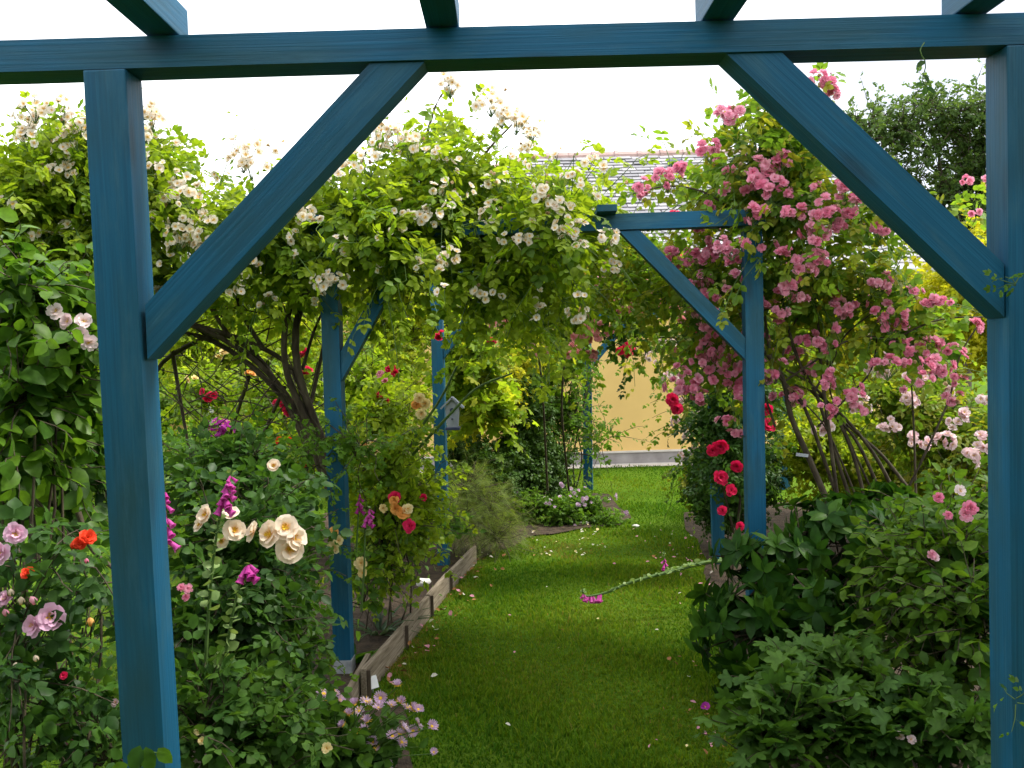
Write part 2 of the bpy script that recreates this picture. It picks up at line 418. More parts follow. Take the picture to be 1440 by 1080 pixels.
def slate_mat():
    m, nt, out = new_mat('roof_slate')
    N, Lk = nt.nodes, nt.links
    a = N.new('ShaderNodeAttribute'); a.attribute_name = 'tint'
    r = ramp(nt, [(.13, .127, .142), (.18, .177, .192), (.23, .225, .24), (.29, .28, .29)])
    oi = N.new('ShaderNodeObjectInfo'); ad = N.new('ShaderNodeMath'); ad.operation = 'ADD'; pp = N.new('ShaderNodeMath'); pp.operation = 'PINGPONG'; pp.inputs[1].default_value = 1.0
    Lk.new(a.outputs['Fac'], ad.inputs[0]); Lk.new(oi.outputs['Random'], ad.inputs[1]); Lk.new(ad.outputs[0], pp.inputs[0]); Lk.new(pp.outputs[0], r.inputs[0])
    t = N.new('ShaderNodeTexCoord')
    n = N.new('ShaderNodeTexNoise'); n.inputs['Scale'].default_value = 3; n.inputs['Detail'].default_value = 6; Lk.new(t.outputs['Object'], n.inputs['Vector'])
    hs = N.new('ShaderNodeHueSaturation'); mr = N.new('ShaderNodeMapRange'); mr.inputs[3].default_value = .75; mr.inputs[4].default_value = 1.25
    Lk.new(n.outputs['Fac'], mr.inputs[0]); Lk.new(mr.outputs[0], hs.inputs['Value']); Lk.new(r.outputs[0], hs.inputs['Color'])
    p = N.new('ShaderNodeBsdfPrincipled'); p.inputs['Roughness'].default_value = .5
    Lk.new(hs.outputs[0], p.inputs['Base Color']); Lk.new(p.outputs[0], out.inputs[0])
    return m
MAT['slate'] = slate_mat()

def glass_mat():
    m, nt, out = new_mat('window_glass')
    p = nt.nodes.new('ShaderNodeBsdfPrincipled'); p.inputs['Base Color'].default_value = (.05, .06, .07, 1); p.inputs['Roughness'].default_value = .05
    p.inputs['Specular IOR Level'].default_value = .8
    nt.links.new(p.outputs[0], out.inputs[0])
    return m
MAT['glass'] = glass_mat()

def lawn_mat():
    m, nt, out = new_mat('lawn_ground')
    N, Lk = nt.nodes, nt.links
    t = N.new('ShaderNodeTexCoord')
    n1 = N.new('ShaderNodeTexNoise'); n1.inputs['Scale'].default_value = 1.1; n1.inputs['Detail'].default_value = 5; Lk.new(t.outputs['Object'], n1.inputs['Vector'])
    n2 = N.new('ShaderNodeTexNoise'); n2.inputs['Scale'].default_value = 45; n2.inputs['Detail'].default_value = 6; Lk.new(t.outputs['Object'], n2.inputs['Vector'])
    r1 = ramp(nt, [(.038, .09, .006), (.06, .125, .007), (.1, .135, .018)]); r1.color_ramp.elements[0].position = .35; r1.color_ramp.elements[2].position = .7
    r2 = ramp(nt, [(.03, .07, .005), (.1, .18, .009)]); r2.color_ramp.elements[0].position = .35; r2.color_ramp.elements[1].position = .65
    Lk.new(n1.outputs['Fac'], r1.inputs[0]); Lk.new(n2.outputs['Fac'], r2.inputs[0])
    mx = N.new('ShaderNodeMix'); mx.data_type = 'RGBA'; mx.inputs[0].default_value = .5
    Lk.new(r1.outputs[0], mx.inputs[6]); Lk.new(r2.outputs[0], mx.inputs[7])
    p = N.new('ShaderNodeBsdfPrincipled'); p.inputs['Roughness'].default_value = .95; p.inputs['Specular IOR Level'].default_value = .05
    b = N.new('ShaderNodeBump'); b.inputs['Strength'].default_value = .8; b.inputs['Distance'].default_value = .03
    Lk.new(n2.outputs['Fac'], b.inputs['Height']); Lk.new(b.outputs[0], p.inputs['Normal'])
    Lk.new(mx.outputs[2], p.inputs['Base Color']); Lk.new(p.outputs[0], out.inputs[0])
    return m
MAT['lawn'] = lawn_mat()

# ------------------------------------------------------------------ leaf and flower prototypes
def leaflet(rows=2, w=.27, fold=.1, droop=.16):
    """unit leaf along +y, normal +z; returns verts, tris"""
    V = [(0, 0, 0)]; F = []
    prof = {1: [(.42, 1.0)], 2: [(.3, .95), (.68, .85)], 3: [(.2, .75), (.48, 1.0), (.78, .66)]}[rows]
    for t, k in prof:
        z = -droop * t * t
        V += [(-w * k, t, z + fold * k), (0, t, z), (w * k, t, z + fold * k)]
    V.append((0, 1, -droop)); tip = len(V) - 1
    F += [(0, 2, 1), (0, 3, 2)]
    for i in range(len(prof) - 1):
        a, b = 1 + 3 * i, 4 + 3 * i
        F += [(a, a + 1, b + 1), (a, b + 1, b), (a + 1, a + 2, b + 2), (a + 1, b + 2, b + 1)]
    l = 1 + 3 * (len(prof) - 1)
    F += [(l, l + 1, tip), (l + 1, l + 2, tip)]
    return np.array(V, float), np.array(F)

def merge(parts):
    V, F, o = [], [], 0
    for v, f in parts:
        V.append(v); F.append(np.asarray(f) + o); o += len(v)
    return np.vstack(V), np.vstack(F)

def place(v, pos, ang, s, roll=0.0, tilt=0.0):
    """scale, roll about y, tilt about x, rotate about z, move"""
    c, k = math.cos(roll), math.sin(roll)
    v = v @ np.array([[c, 0, -k], [0, 1, 0], [k, 0, c]])
    c, k = math.cos(tilt), math.sin(tilt)
    v = v @ np.array([[1, 0, 0], [0, c, k], [0, -k, c]])
    c, k = math.cos(ang), math.sin(ang)
    v = v @ np.array([[c, k, 0], [-k, c, 0], [0, 0, 1]])
    return v * s + np.array(pos)

def compound(pairs=2, rows=1, w=.33, ls=.4):
    parts = [(np.array([(-.012, 0, 0), (.012, 0, 0), (0, .75, -.05)]), np.array([(0, 1, 2)]))]
    lv, lf = leaflet(rows, w)
    for k in range(pairs):
        y = .28 + .42 * k / max(1, pairs - 1) if pairs > 1 else .45
        for s in (-1, 1):
            parts.append((place(lv, (0, y, -.02), -s * math.radians(62 - 8 * k), ls * (.85 + .15 * k), roll=s * .15), lf))
    parts.append((place(lv, (0, .72, -.05), 0, ls * 1.12, tilt=-.2), lf))
    return merge(parts)

def palmate(lobes=5):
    V = [(0, 0, 0)]; F = []
    n = lobes * 4
    for i in range(n + 1):
        a = math.radians(-140 + 280 * i / n)
        k = i % 4
        r = (.5, .76, .9, .76)[k] if 0 < i < n else .3
        a2 = a
        V.append((math.sin(a2) * r, .25 + math.cos(a2) * r, -.16 * r * r + (.06 if k == 0 else 0)))
    for i in range(n):
        F.append((0, i + 2, i + 1))
    return np.array(V, float), np.array(F)

def strap(n=6, w=.035, arch=.5):
    V, F = [], []
    for i in range(n + 1):
        t = i / n; ww = w * (1 - t ** 2.2) + .001
        V += [(-ww, t, -arch * t * t), (0, t, -arch * t * t - .015), (ww, t, -arch * t * t)]
        if i:
            a, b = 3 * (i - 1), 3 * i
            F += [(a, a + 1, b + 1), (a, b + 1, b), (a + 1, a + 2, b + 2), (a + 1, b + 2, b + 1)]
    return np.array(V, float), np.array(F)

def frond():
    """feathery fennel-like spray: thin needles along a rib"""
    parts = []
    for k in range(9):
        y = .15 + .85 * k / 9
        for s in (-1, 1):
            L = .34 * (1 - .5 * k / 9)
            a = -s * math.radians(48)
            v = np.array([(-.016, 0, 0), (.016, 0, 0), (0, 1, random.uniform(-.35, .2))])
            parts.append((place(v, (0, y, 0), a, L), np.array([(0, 1, 2)])))
    parts.append((np.array([(-.01, 0, 0), (.01, 0, 0), (0, 1.05, 0)]), np.array([(0, 1, 2)])))
    return merge(parts)

def spray(n=7, w=.33, seed=1):
    """a short twig end with several small leaves"""
    r = random.Random(seed); parts = []
    lv, lf = leaflet(1, w)
    for k in range(n):
        parts.append((place(lv, (r.uniform(-.06, .06), .1 + .6 * k / n, r.uniform(-.08, .08)), (-1) ** k * r.uniform(.5, 1.2), r.uniform(.3, .46), roll=r.uniform(-.8, .8), tilt=r.uniform(-.5, .4)), lf))
    return merge(parts)

PROTO = {
    'rose': compound(2, 2, .34, .43), 'rose7': compound(3, 1, .32, .34), 'rose_fine': compound(2, 2, .36, .42), 'rose3': compound(1, 2, .38, .5),
    'leaf': leaflet(2, .3), 'leaf_fine': leaflet(3, .34, .07, .2), 'leaf1': leaflet(1, .3), 'round': leaflet(3, .42, .06, .15), 'rhodo': leaflet(3, .23, .05, .18),
    'palmate': palmate(), 'strap': strap(), 'frond': frond(), 'spray': spray(), 'spray2': spray(9, .4, 3), 'needle': spray(10, .13, 5), 'lance': leaflet(2, .13, .05, .3),
}

def petal_grid(L, W, cup, curl, nu=3, nv=3, notch=.0):
    """petal along +y from the heart; cup lifts the sides, curl bends the tip; returns verts, tris, grad"""
    V, F, G = [], [], []
    for j in range(nv + 1):
        t = j / nv
        w = W * (.32 + .68 * math.sin(min(1, t * 1.05) * math.pi * .62) ** .9) * (1 if j < nv else .72)
        for i in range(nu):
            u = i / (nu - 1) * 2 - 1
            V.append((u * w * .5, t * L * (1 - (.12 * u * u if j == nv else 0) - (notch * (1 - abs(u)) if j == nv else 0)), cup * u * u * w + curl * t * t * L))
            G.append(t)
    for j in range(nv):
        for i in range(nu - 1):
            a = j * nu + i; b = a + nu
            F += [(a, a + 1, b + 1), (a, b + 1, b)]
    return np.array(V, float), np.array(F), G

def flower_mesh(name, rings, pmat, heart=None, seed=0, sepal=None):
    """rings: (count, length, width, lift angle deg, cup, curl); face of the flower looks along +z, unit radius ~1"""
    r = random.Random(seed)
    V, F, G, MI, o = [], [], [], [], 0
    for q, (n, L, W, lift, cup, curl) in enumerate(rings):
        ph = r.uniform(0, 6.28)
        for k in range(n):
            pv, pf, pg = petal_grid(L * r.uniform(.88, 1.1), W * r.uniform(.88, 1.1), cup, curl, notch=.08)
            pv[:, 2] += np.array([r.uniform(-.05, .05) * (.3 + g) for g in pg]) + .05 * np.sin(pv[:, 0] * 9 + r.uniform(0, 6)) * np.array(pg)
            tilt = math.radians(lift + r.uniform(-13, 13))
            pv = place(pv, (0, 0, 0), 0, 1, roll=r.uniform(-.15, .15), tilt=tilt)
            pv = pv + np.array([0, .06, .02 * q])
            pv = place(pv, (0, 0, 0), ph + 2 * math.pi * k / n + r.uniform(-.12, .12), 1)
            V.append(pv); F.append(pf + o); G += pg; MI += [0] * len(pf); o += len(pv)
    if heart:
        hr, hh, nst = heart
        hv = [(0, 0, hh)]
        hv += [(math.cos(a) * hr * .6, math.sin(a) * hr * .6, hh * .9) for a in np.arange(7) * 2 * math.pi / 7]
        hv += [(math.cos(a) * hr, math.sin(a) * hr, .02) for a in np.arange(7) * 2 * math.pi / 7]
        hf = [(0, 1 + i, 1 + (i + 1) % 7) for i in range(7)]
        for i in range(7):
            a, b, c, d = 1 + i, 1 + (i + 1) % 7, 8 + i, 8 + (i + 1) % 7
            hf += [(a, c, d), (a, d, b)]
        V.append(np.array(hv)); F.append(np.array(hf) + o); G += [0] * len(hv); MI += [1] * len(hf); o += len(hv)
        for k in range(nst):                                   # stamens
            a = r.uniform(0, 6.28); L = hr * r.uniform(1.3, 2.3); zz = hh + r.uniform(.02, .22)
            p = np.array([math.cos(a) * L, math.sin(a) * L, zz]); t = np.array([-math.sin(a), math.cos(a), 0]) * .05
            V.append(np.array([p * .3, p - t, p + t, p * 1.12 + np.array([0, 0, .06])])); F.append(np.array([(0, 1, 2), (1, 3, 2)]) + o)
            G += [0] * 4; MI += [1] * 2; o += 4
    if sepal:
        for k in range(5):
            a = k * 2 * math.pi / 5 + .3
            d = np.array([math.cos(a), math.sin(a), 0]); t = np.array([-math.sin(a), math.cos(a), 0]) * .1
            V.append(np.array([t * .8 - np.array([0, 0, .05]), -t * .8 - np.array([0, 0, .05]), d * .42 - np.array([0, 0, .03])])); F.append(np.array([(0, 1, 2)]) + o); G += [0] * 3; MI += [2]; o += 3
        V.append(np.array([(.12, 0, -.05), (-.06, .1, -.05), (-.06, -.1, -.05), (0, 0, -.3)])); F.append(np.array([(0, 3, 1), (1, 3, 2), (2, 3, 0)]) + o); G += [0] * 4; MI += [2] * 3; o += 4
    return tri_mesh(name, np.vstack(V), np.vstack(F), [MAT[pmat], MAT['stamen'], MAT['green_stem']], mat_idx=MI, smooth=True, grad=G)

def single_rings(): return [(5, 1.0, 1.0, 14, .12, .12)]
def semi_rings(): return [(6, 1.0, .85, 8, .15, .1), (5, .72, .7, 32, .2, .05)]
def pompon_rings(): return [(7, 1.0, .7, -4, .15, .2), (7, .85, .6, 22, .2, .15), (6, .65, .52, 42, .25, .05), (5, .45, .42, 62, .3, -.1)]
def double_rings(): return [(6, 1.0, .95, 2, .12, .18), (6, .9, .8, 22, .18, .1), (6, .72, .66, 42, .22, 0), (5, .55, .5, 60, .25, -.1), (4, .36, .36, 76, .3, -.2)]

FL = {
    'white': [flower_mesh('cream_rambler_flower', single_rings() if k < 2 else semi_rings(), 'white_petal', (.14, .1, 9), k, True) for k in range(3)],
    'pink': [flower_mesh('pink_pompon_flower', pompon_rings(), 'pink_petal', None, 10 + k, True) for k in range(3)],
    'pale': [flower_mesh('pale_pink_flower', semi_rings(), 'palepink_petal', (.14, .1, 7), 20 + k, True) for k in range(2)],
    'bigpink': [flower_mesh('mauve_pink_flower', [(7, 1.0, .9, 4, .1, .1), (6, .85, .75, 20, .15, .05), (5, .6, .55, 42, .2, 0)], 'bigpink_petal', (.12, .1, 14), 30 + k, True) for k in range(2)],
    'red': [flower_mesh('crimson_flower', double_rings(), 'red_petal', None, 40 + k, True) for k in range(2)],
    'scarlet': [flower_mesh('scarlet_flower', double_rings(), 'scarlet_petal', None, 44, True)],
    'apricot': [flower_mesh('apricot_flower', [(6, 1.0, 1.1, 10, .1, .05), (4, .8, .9, 34, .15, .05)], 'apricot_petal', (.13, .12, 16), 50 + k, True) for k in range(3)],
    'yellow': [flower_mesh('yellow_flower', semi_rings() + [(5, .5, .5, 55, .2, 0)], 'yellow_petal', (.12, .1, 8), 60 + k, True) for k in range(2)],
    'orange': [flower_mesh('orange_flower', double_rings(), 'orange_petal', None, 66, True)],
    'salmon': [flower_mesh('salmon_flower', pompon_rings(), 'salmon_petal', None, 70 + k, True) for k in range(2)],
    'daisy': [flower_mesh('lilac_daisy', [(26, 1.0, .13, 6 + 22 * k, .1, .05), (20, .9, .12, 16 + 20 * k, .1, .05)], 'lilac_petal', (.36, .16, 16), 80 + k) for k in range(3)],
    'lilac': [flower_mesh('small_lilac_flower', [(9, 1.0, .4, 8, .1, .1), (6, .6, .35, 35, .1, 0)], 'lilac_petal', (.2, .14, 5), 90)],
    'spent': [flower_mesh('spent_flower', [(5, .8, .6, 50, .3, .3), (4, .6, .5, 70, .3, .2)], 'spent_petal', None, 97, True)],
    'purple': [flower_mesh('purple_flower', single_rings(), 'purple_petal', (.14, .1, 6), 94)],
}

def bud_mesh(name, pmat):
    V, F, MI, o = [], [], [], 0
    prof = [(0, .0), (.12, .28), (.4, .42), (.75, .3), (1.05, .02)]
    n = 6
    v = [(math.cos(a) * r, math.sin(a) * r, z) for z, r in prof for a in np.arange(n) * 2 * math.pi / n]
    f, mi = [], []
    for j in range(len(prof) - 1):
        for i in range(n):
            a, b = j * n + i, j * n + (i + 1) % n; c, d = a + n, b + n
            f += [(a, b, d), (a, d, c)]; mi += [1 if j < 1 else 0] * 2
    for k in range(5):
        a = k * 2 * math.pi / 5; d = np.array([math.cos(a), math.sin(a), 0]); t = np.array([-math.sin(a), math.cos(a), 0]) * .16
        b = len(v); v += [tuple(d * .4 + t + [0, 0, .2]), tuple(d * .4 - t + [0, 0, .2]), tuple(d * .5 + [0, 0, .95])]; f.append((b, b + 1, b + 2)); mi.append(1)
    g = [min(1, z) for z, r in prof for _ in range(n)] + [1] * 15
    return tri_mesh(name, np.array(v), np.array(f), [MAT[pmat], MAT['green_stem']], mat_idx=mi, smooth=True, grad=g)
BUD = {k: bud_mesh(k + '_bud', m) for k, m in (('white', 'white_petal'), ('pink', 'pink_petal'), ('bigpink', 'pink_petal'), ('red', 'red_petal'), ('scarlet', 'scarlet_petal'), ('yellow', 'yellow_petal'), ('apricot', 'apricot_petal'), ('orange', 'orange_petal'))}

# ------------------------------------------------------------------ foliage growth
def B(px, py, Y, rx, ry, rz, n):
    """ellipsoid given by its pixel centre, depth, pixel radii, depth radius (m) and number of shoots"""
    s = Y / FPX
    return (at(px, py, Y), np.array([rx * s, rz, ry * s]), n)

def shoots(blobs, L=(.18, .4), K=5, up=.5, out=.7, rnd=.6, droop=.25, side=.9, size=(.07, .11), leaf_droop=.25, shell=.45, flat=.6):
    """grow leafy shoots in ellipsoids: returns polylines and leaf arrays (P, A, N, S)"""
    c = np.concatenate([np.repeat(b[0][None], b[2], 0) for b in blobs]); r = np.concatenate([np.repeat(b[1][None], b[2], 0) for b in blobs])
    n = len(c)
    r = np.maximum(r - .6 * (L[0] + L[1]) / 2 - .3 * size[1], .3 * r)
    u = nrm(RNG.normal(size=(n, 3)))
    rad = RNG.random(n) ** shell
    lump = 0.86 + .2 * np.sin(c.sum(1) * 3 + u @ np.array([5.1, 3.3, 4.2])) + .12 * np.sin(u @ np.array([-9.7, 7.9, 11.3]))
    p0 = c + u * r * (rad * lump)[:, None]
    o = nrm(u / r)
    d = nrm(o * out + np.array([0, 0, up]) + RNG.normal(size=(n, 3)) * rnd)
    ln = RNG.uniform(L[0], L[1], n)
    t = np.linspace(0, 1, K + 1)
    wig = nrm(RNG.normal(size=(n, 3))) * .12
    poly = p0[:, None] + d[:, None] * (ln[:, None] * t)[..., None] + np.array([0, 0, -1.0]) * (droop * ln[:, None] * t ** 2)[..., None] + wig[:, None] * (ln[:, None] * np.sin(t * 5))[..., None]
    tan = nrm(np.gradient(poly, axis=1))
    P = poly[:, 1:].reshape(-1, 3); T = tan[:, 1:].reshape(-1, 3)
    ref = nrm(np.cross(T, np.array([.13, .21, 1.0])))
    bn = np.cross(ref, T)
    ph = (np.tile(np.arange(K), n) * 2.4 + np.repeat(RNG.uniform(0, 6.28, n), K))
    sd = ref * np.cos(ph)[:, None] + bn * np.sin(ph)[:, None] * .6
    tipw = np.tile(np.linspace(.35, 1.3, K), n)[:, None]
    A = nrm(sd * side + T * tipw * .7 + np.array([0, 0, -leaf_droop]) + RNG.normal(size=P.shape) * .22)
    Nn = nrm(np.array([0, 0, 1.0]) * flat + RNG.normal(size=P.shape) * .45 + np.repeat(o, K, 0) * .3)
    S = RNG.uniform(size[0], size[1], len(P)) * np.tile(np.linspace(1.1, .75, K), n)
    return poly, (P, A, Nn, S)

def leaf_mesh(name, leaves, proto, mat):
    P, A, Nn, S = leaves
    pv, pf = PROTO[proto]
    X = nrm(np.cross(A, Nn)); Z = np.cross(X, A)
    V = P[:, None] + S[:, None, None] * (pv[None, :, 0:1] * X[:, None] + pv[None, :, 1:2] * A[:, None] + pv[None, :, 2:3] * Z[:, None])
    F = pf[None] + (np.arange(len(P)) * len(pv))[:, None, None]
    tint = np.repeat(RNG.random(len(P)), len(pv))
    return tri_mesh(name, V.reshape(-1, 3), F.reshape(-1, 3), mat, tint=tint, smooth=True)

PROTO_MESH = {}
def proto_mesh(proto, mat):
    k = (proto, mat.name)
    if k not in PROTO_MESH:
        PROTO_MESH[k] = tri_mesh('leaf', PROTO[proto][0], PROTO[proto][1], mat, smooth=True)
    return PROTO_MESH[k]

def cat_leaves(*ls):
    return tuple(np.concatenate([l[i] for l in ls]) for i in range(4))

def leaf_parts(root, leaves, proto, mat, single=0, hi=None):
    """the SINGLE leaves nearest the camera as parts of their own, the rest as one mass"""
    P, A, Nn, S = leaves
    n = len(P)
    if single:
        rel = P - EYE
        dep = rel @ CF
        px = 720 + FPX * (rel @ CR) / dep; py = 540 - FPX * (rel @ CU) / dep
        ok = (px > -20) & (px < 1460) & (py > -20) & (py < 1100)
        score = S / np.maximum(dep, .3) ** 2 + np.where(ok, 0, -1e3)
        order = np.argsort(-score)
        pick = order[:single]; pick = pick[ok[pick]]
        me = proto_mesh(hi or proto, mat)
        for i in pick:
            link('leaf', me, root, frame(P[i], A[i], Nn[i], float(S[i])))
        rest = np.setdiff1d(np.arange(n), pick)
    else:
        rest = np.arange(n)
    if len(rest):
        link('foliage', leaf_mesh('foliage', tuple(a[rest] for a in leaves), proto, mat), root, kind='stuff')

def twig_part(root, polys, mat, r0=.004, r1=.0015, name='twigs', sides=3):
    Vs, Fs, o = [], [], 0
    for p in polys:
        v, f = tubes(p, r0, r1, sides); Vs.append(v); Fs.append(f + o); o += len(v)
    if Vs:
        link(name, tri_mesh(name, np.vstack(Vs), np.vstack(Fs), mat, smooth=True), root, kind='stuff')

def cane(root, pts, r0=.012, r1=.006, mat=None, name='cane', n=16, sides=6):
    path = px_path(pts, n)
    v, f = tubes(path, r0, r1, sides)
    link(name, tri_mesh(name, v, f, mat or MAT['bark'], smooth=True), root)
    return path

COUNT, SPARE = {}, {}
def join_spare_blossoms():
    """flowers past the first 300 of a plant become one part per plant and flower shape"""
    for (rn, mn), mats in SPARE.items():
        me = bpy.data.meshes[mn]; nv, nf = len(me.vertices), len(me.polygons)
        co = np.empty(nv * 3, np.float32); me.vertices.foreach_get('co', co); co = np.c_[co.reshape(-1, 3), np.ones(nv)]
        tr = np.empty(nf * 3, np.int32); me.loops.foreach_get('vertex_index', tr); tr = tr.reshape(-1, 3)
        mi = np.empty(nf, np.int32); me.polygons.foreach_get('material_index', mi)
        g = np.zeros(nv, np.float32); me.attributes['grad'].data.foreach_get('value', g)
        V = np.concatenate([(co @ np.array(m).T)[:, :3] for m in mats]); F = np.concatenate([tr + k * nv for k in range(len(mats))])
        link('blossoms', tri_mesh('blossoms', V, F, list(me.materials), mat_idx=np.tile(mi, len(mats)), smooth=True, grad=np.tile(g, len(mats))), bpy.data.objects[rn], kind='stuff')

def flower(root, kind, pos, facing, size, name='flower', mesh=None):
    me = mesh or random.choice(FL[kind])
    f = Vector([float(a) for a in facing]).normalized()
    y = f.orthogonal(); y.rotate(Matrix.Rotation(random.uniform(0, 6.28), 3, f))
    COUNT[root.name, name] = COUNT.get((root.name, name), 0) + 1
    if COUNT[root.name, name] > 300:
        SPARE.setdefault((root.name, me.name), []).append(frame(pos, y, f, size)); return None
    return link(name, me, root, frame(pos, y, f, size))

def leaf_front(leaves):
    """projected places and depths of a plant's leaves: where its outer surface lies"""
    rel = leaves[0] - EYE; dep = rel @ CF
    return 720 + FPX * (rel @ CR) / dep, 540 - FPX * (rel @ CU) / dep, leaves[0][:, 1]

def cluster(root, kind, px, py, Y, n, rad, size, stalks=None, bud=None, nb=0, flat=.7, depth=.6, skin=None):
    """flowers gathered in a truss around a pixel point; with SKIN the truss sits on the outside of the plant's leaves"""
    if skin is not None:
        m = (skin[0] - px) ** 2 + (skin[1] - py) ** 2 < (rad * 1.5 + 8) ** 2
        if kind == 'pink' and m.sum() < 3: return
        if m.sum() >= 3: Y = float(np.clip(np.percentile(skin[2][m], 4) - .03, Y - .6, Y + .6))
    c = at(px, py, Y); s = rad * Y / FPX
    back = c + np.array([0, .02, -s * .9])
    for k in range(n):
        u = nrm(RNG.normal(size=3)) * RNG.random() ** .4
        p = c + u * np.array([s, s * depth, s * flat])
        f = nrm(u * .9 + np.array([0, -.75, .35]) + RNG.normal(size=3) * .3)
        flower(root, 'spent' if kind in ('white', 'pink', 'pale', 'salmon') and random.random() < .07 else kind, p, f, size * RNG.uniform(.72, 1.15))
        if stalks is not None: stalks.append(spline([back, (back + p) / 2 - f * size * .3, p - f * size * .15], 5))
    if bud:
        for k in range(nb):
            u = nrm(RNG.normal(size=3)); p = c + u * np.array([s * 1.3, s * .7, s * 1.1])
            f = nrm(u + np.array([0, -.2, .6]))
            flower(root, kind, p, f, size * .36, 'bud', BUD[bud])
            if stalks is not None: stalks.append(spline([back, (back + p) / 2, p], 5))

def scatter_flowers(root, kind, blobs, n, size, bias=(0, -.8, .35), stalk=None):
    """single flowers on the camera side of the leaf masses"""
    for k in range(n):
        b = blobs[RNG.integers(len(blobs))]
        u = nrm(RNG.normal(size=3) + np.array(bias) * 1.1)
        p = b[0] + u * b[1] * RNG.uniform(.85, 1.1)
        flower(root, kind, p, nrm(u + np.array(bias) + RNG.normal(size=3) * .35), size * RNG.uniform(.8, 1.15))

def plant(name, label, cat, blobs, proto, mat, single=0, hi=None, group=None, loc=None, twig_mat=None, twig_r=.003, twigs=True, **kw):
    base = loc if loc is not None else (float(np.mean([b[0][0] for b in blobs])), float(np.mean([b[0][1] for b in blobs])), 0.0)
    root = thing(name, label, cat, base, group)
    poly, leaves = shoots(blobs, **kw)
    leaf_parts(root, leaves, proto, MAT[mat], single, hi)
    if twigs: twig_part(root, [poly], twig_mat or MAT['bark'], twig_r, twig_r * .5)
    return root

# ------------------------------------------------------------------ ground
def sheet(name, poly, z, mat, kind='structure'):
    bm = bmesh.new()
    bm.faces.new([bm.verts.new((x, y, z)) for x, y in poly])
    bmesh.ops.triangulate(bm, faces=bm.faces[:])
    o = link(name, bm_mesh(name, bm, mat)); o['kind'] = kind
    return o

def inside(poly, x, y):
    x = np.asarray(x); y = np.asarray(y); r = np.zeros(x.shape, bool); n = len(poly)
    for i in range(n):
        x0, y0 = poly[i]; x1, y1 = poly[(i + 1) % n]
        c = ((y0 > y) != (y1 > y)) & (x < (x1 - x0) * (y - y0) / (y1 - y0 + 1e-12) + x0)
        r ^= c
    return r

lawn_poly = [(-300, -300), (300, -300), (300, 300), (-300, 300)]
sheet('lawn', lawn_poly, 0.0, MAT['lawn'])
def wob(poly, amp=.06, n=5, closed=True):
    out = []
    for i, (x, y) in enumerate(poly):
        if not closed and i == len(poly) - 1: out.append((x, y)); break
        x1, y1 = poly[(i + 1) % len(poly)]
        for k in range(n):
            t = k / n
            out.append((x + (x1 - x) * t + random.uniform(-amp, amp) * (k > 0), y + (y1 - y) * t + random.uniform(-amp, amp) * (k > 0)))
    return out
bed_left = [(-.70, 4.0), (-.29, 6.62)] + wob([(-.12, 7.0), (.12, 7.45), (.5, 7.7), (.95, 7.9), (1.1, 8.4), (1.05, 9.6), (.2, 10.2), (-1.6, 9.4), (-2.1, 8), (-2.0, 6), (-1.7, 4.6), (-1.0, 3.9)], .05, 3, False)
bed_near = wob([(-.5, 3.95), (-.38, 3.3), (-.45, 2.4), (-.9, 2.1), (-2.2, 2.1), (-2.3, 3.0), (-1.5, 3.4), (-1.05, 3.85)], .05, 3)
bed_right = wob([(.72, 2.6), (.86, 3.5), (1.22, 5.5), (1.42, 6.8), (1.6, 8.4), (2.6, 8.8), (6.5, 8.6), (6.5, 2.6)], .05, 4)
sheet('soil_bed', bed_left, .012, MAT['soil'])
sheet('soil_bed', bed_near, .008, MAT['soil'])
sheet('soil_bed', bed_right, .010, MAT['soil'])
WALL_Y = 12.2
sheet('paved_strip', [(-4.9, WALL_Y - .38), (7.6, WALL_Y - .38), (7.6, WALL_Y), (-4.9, WALL_Y)], .006, MAT['concrete'])

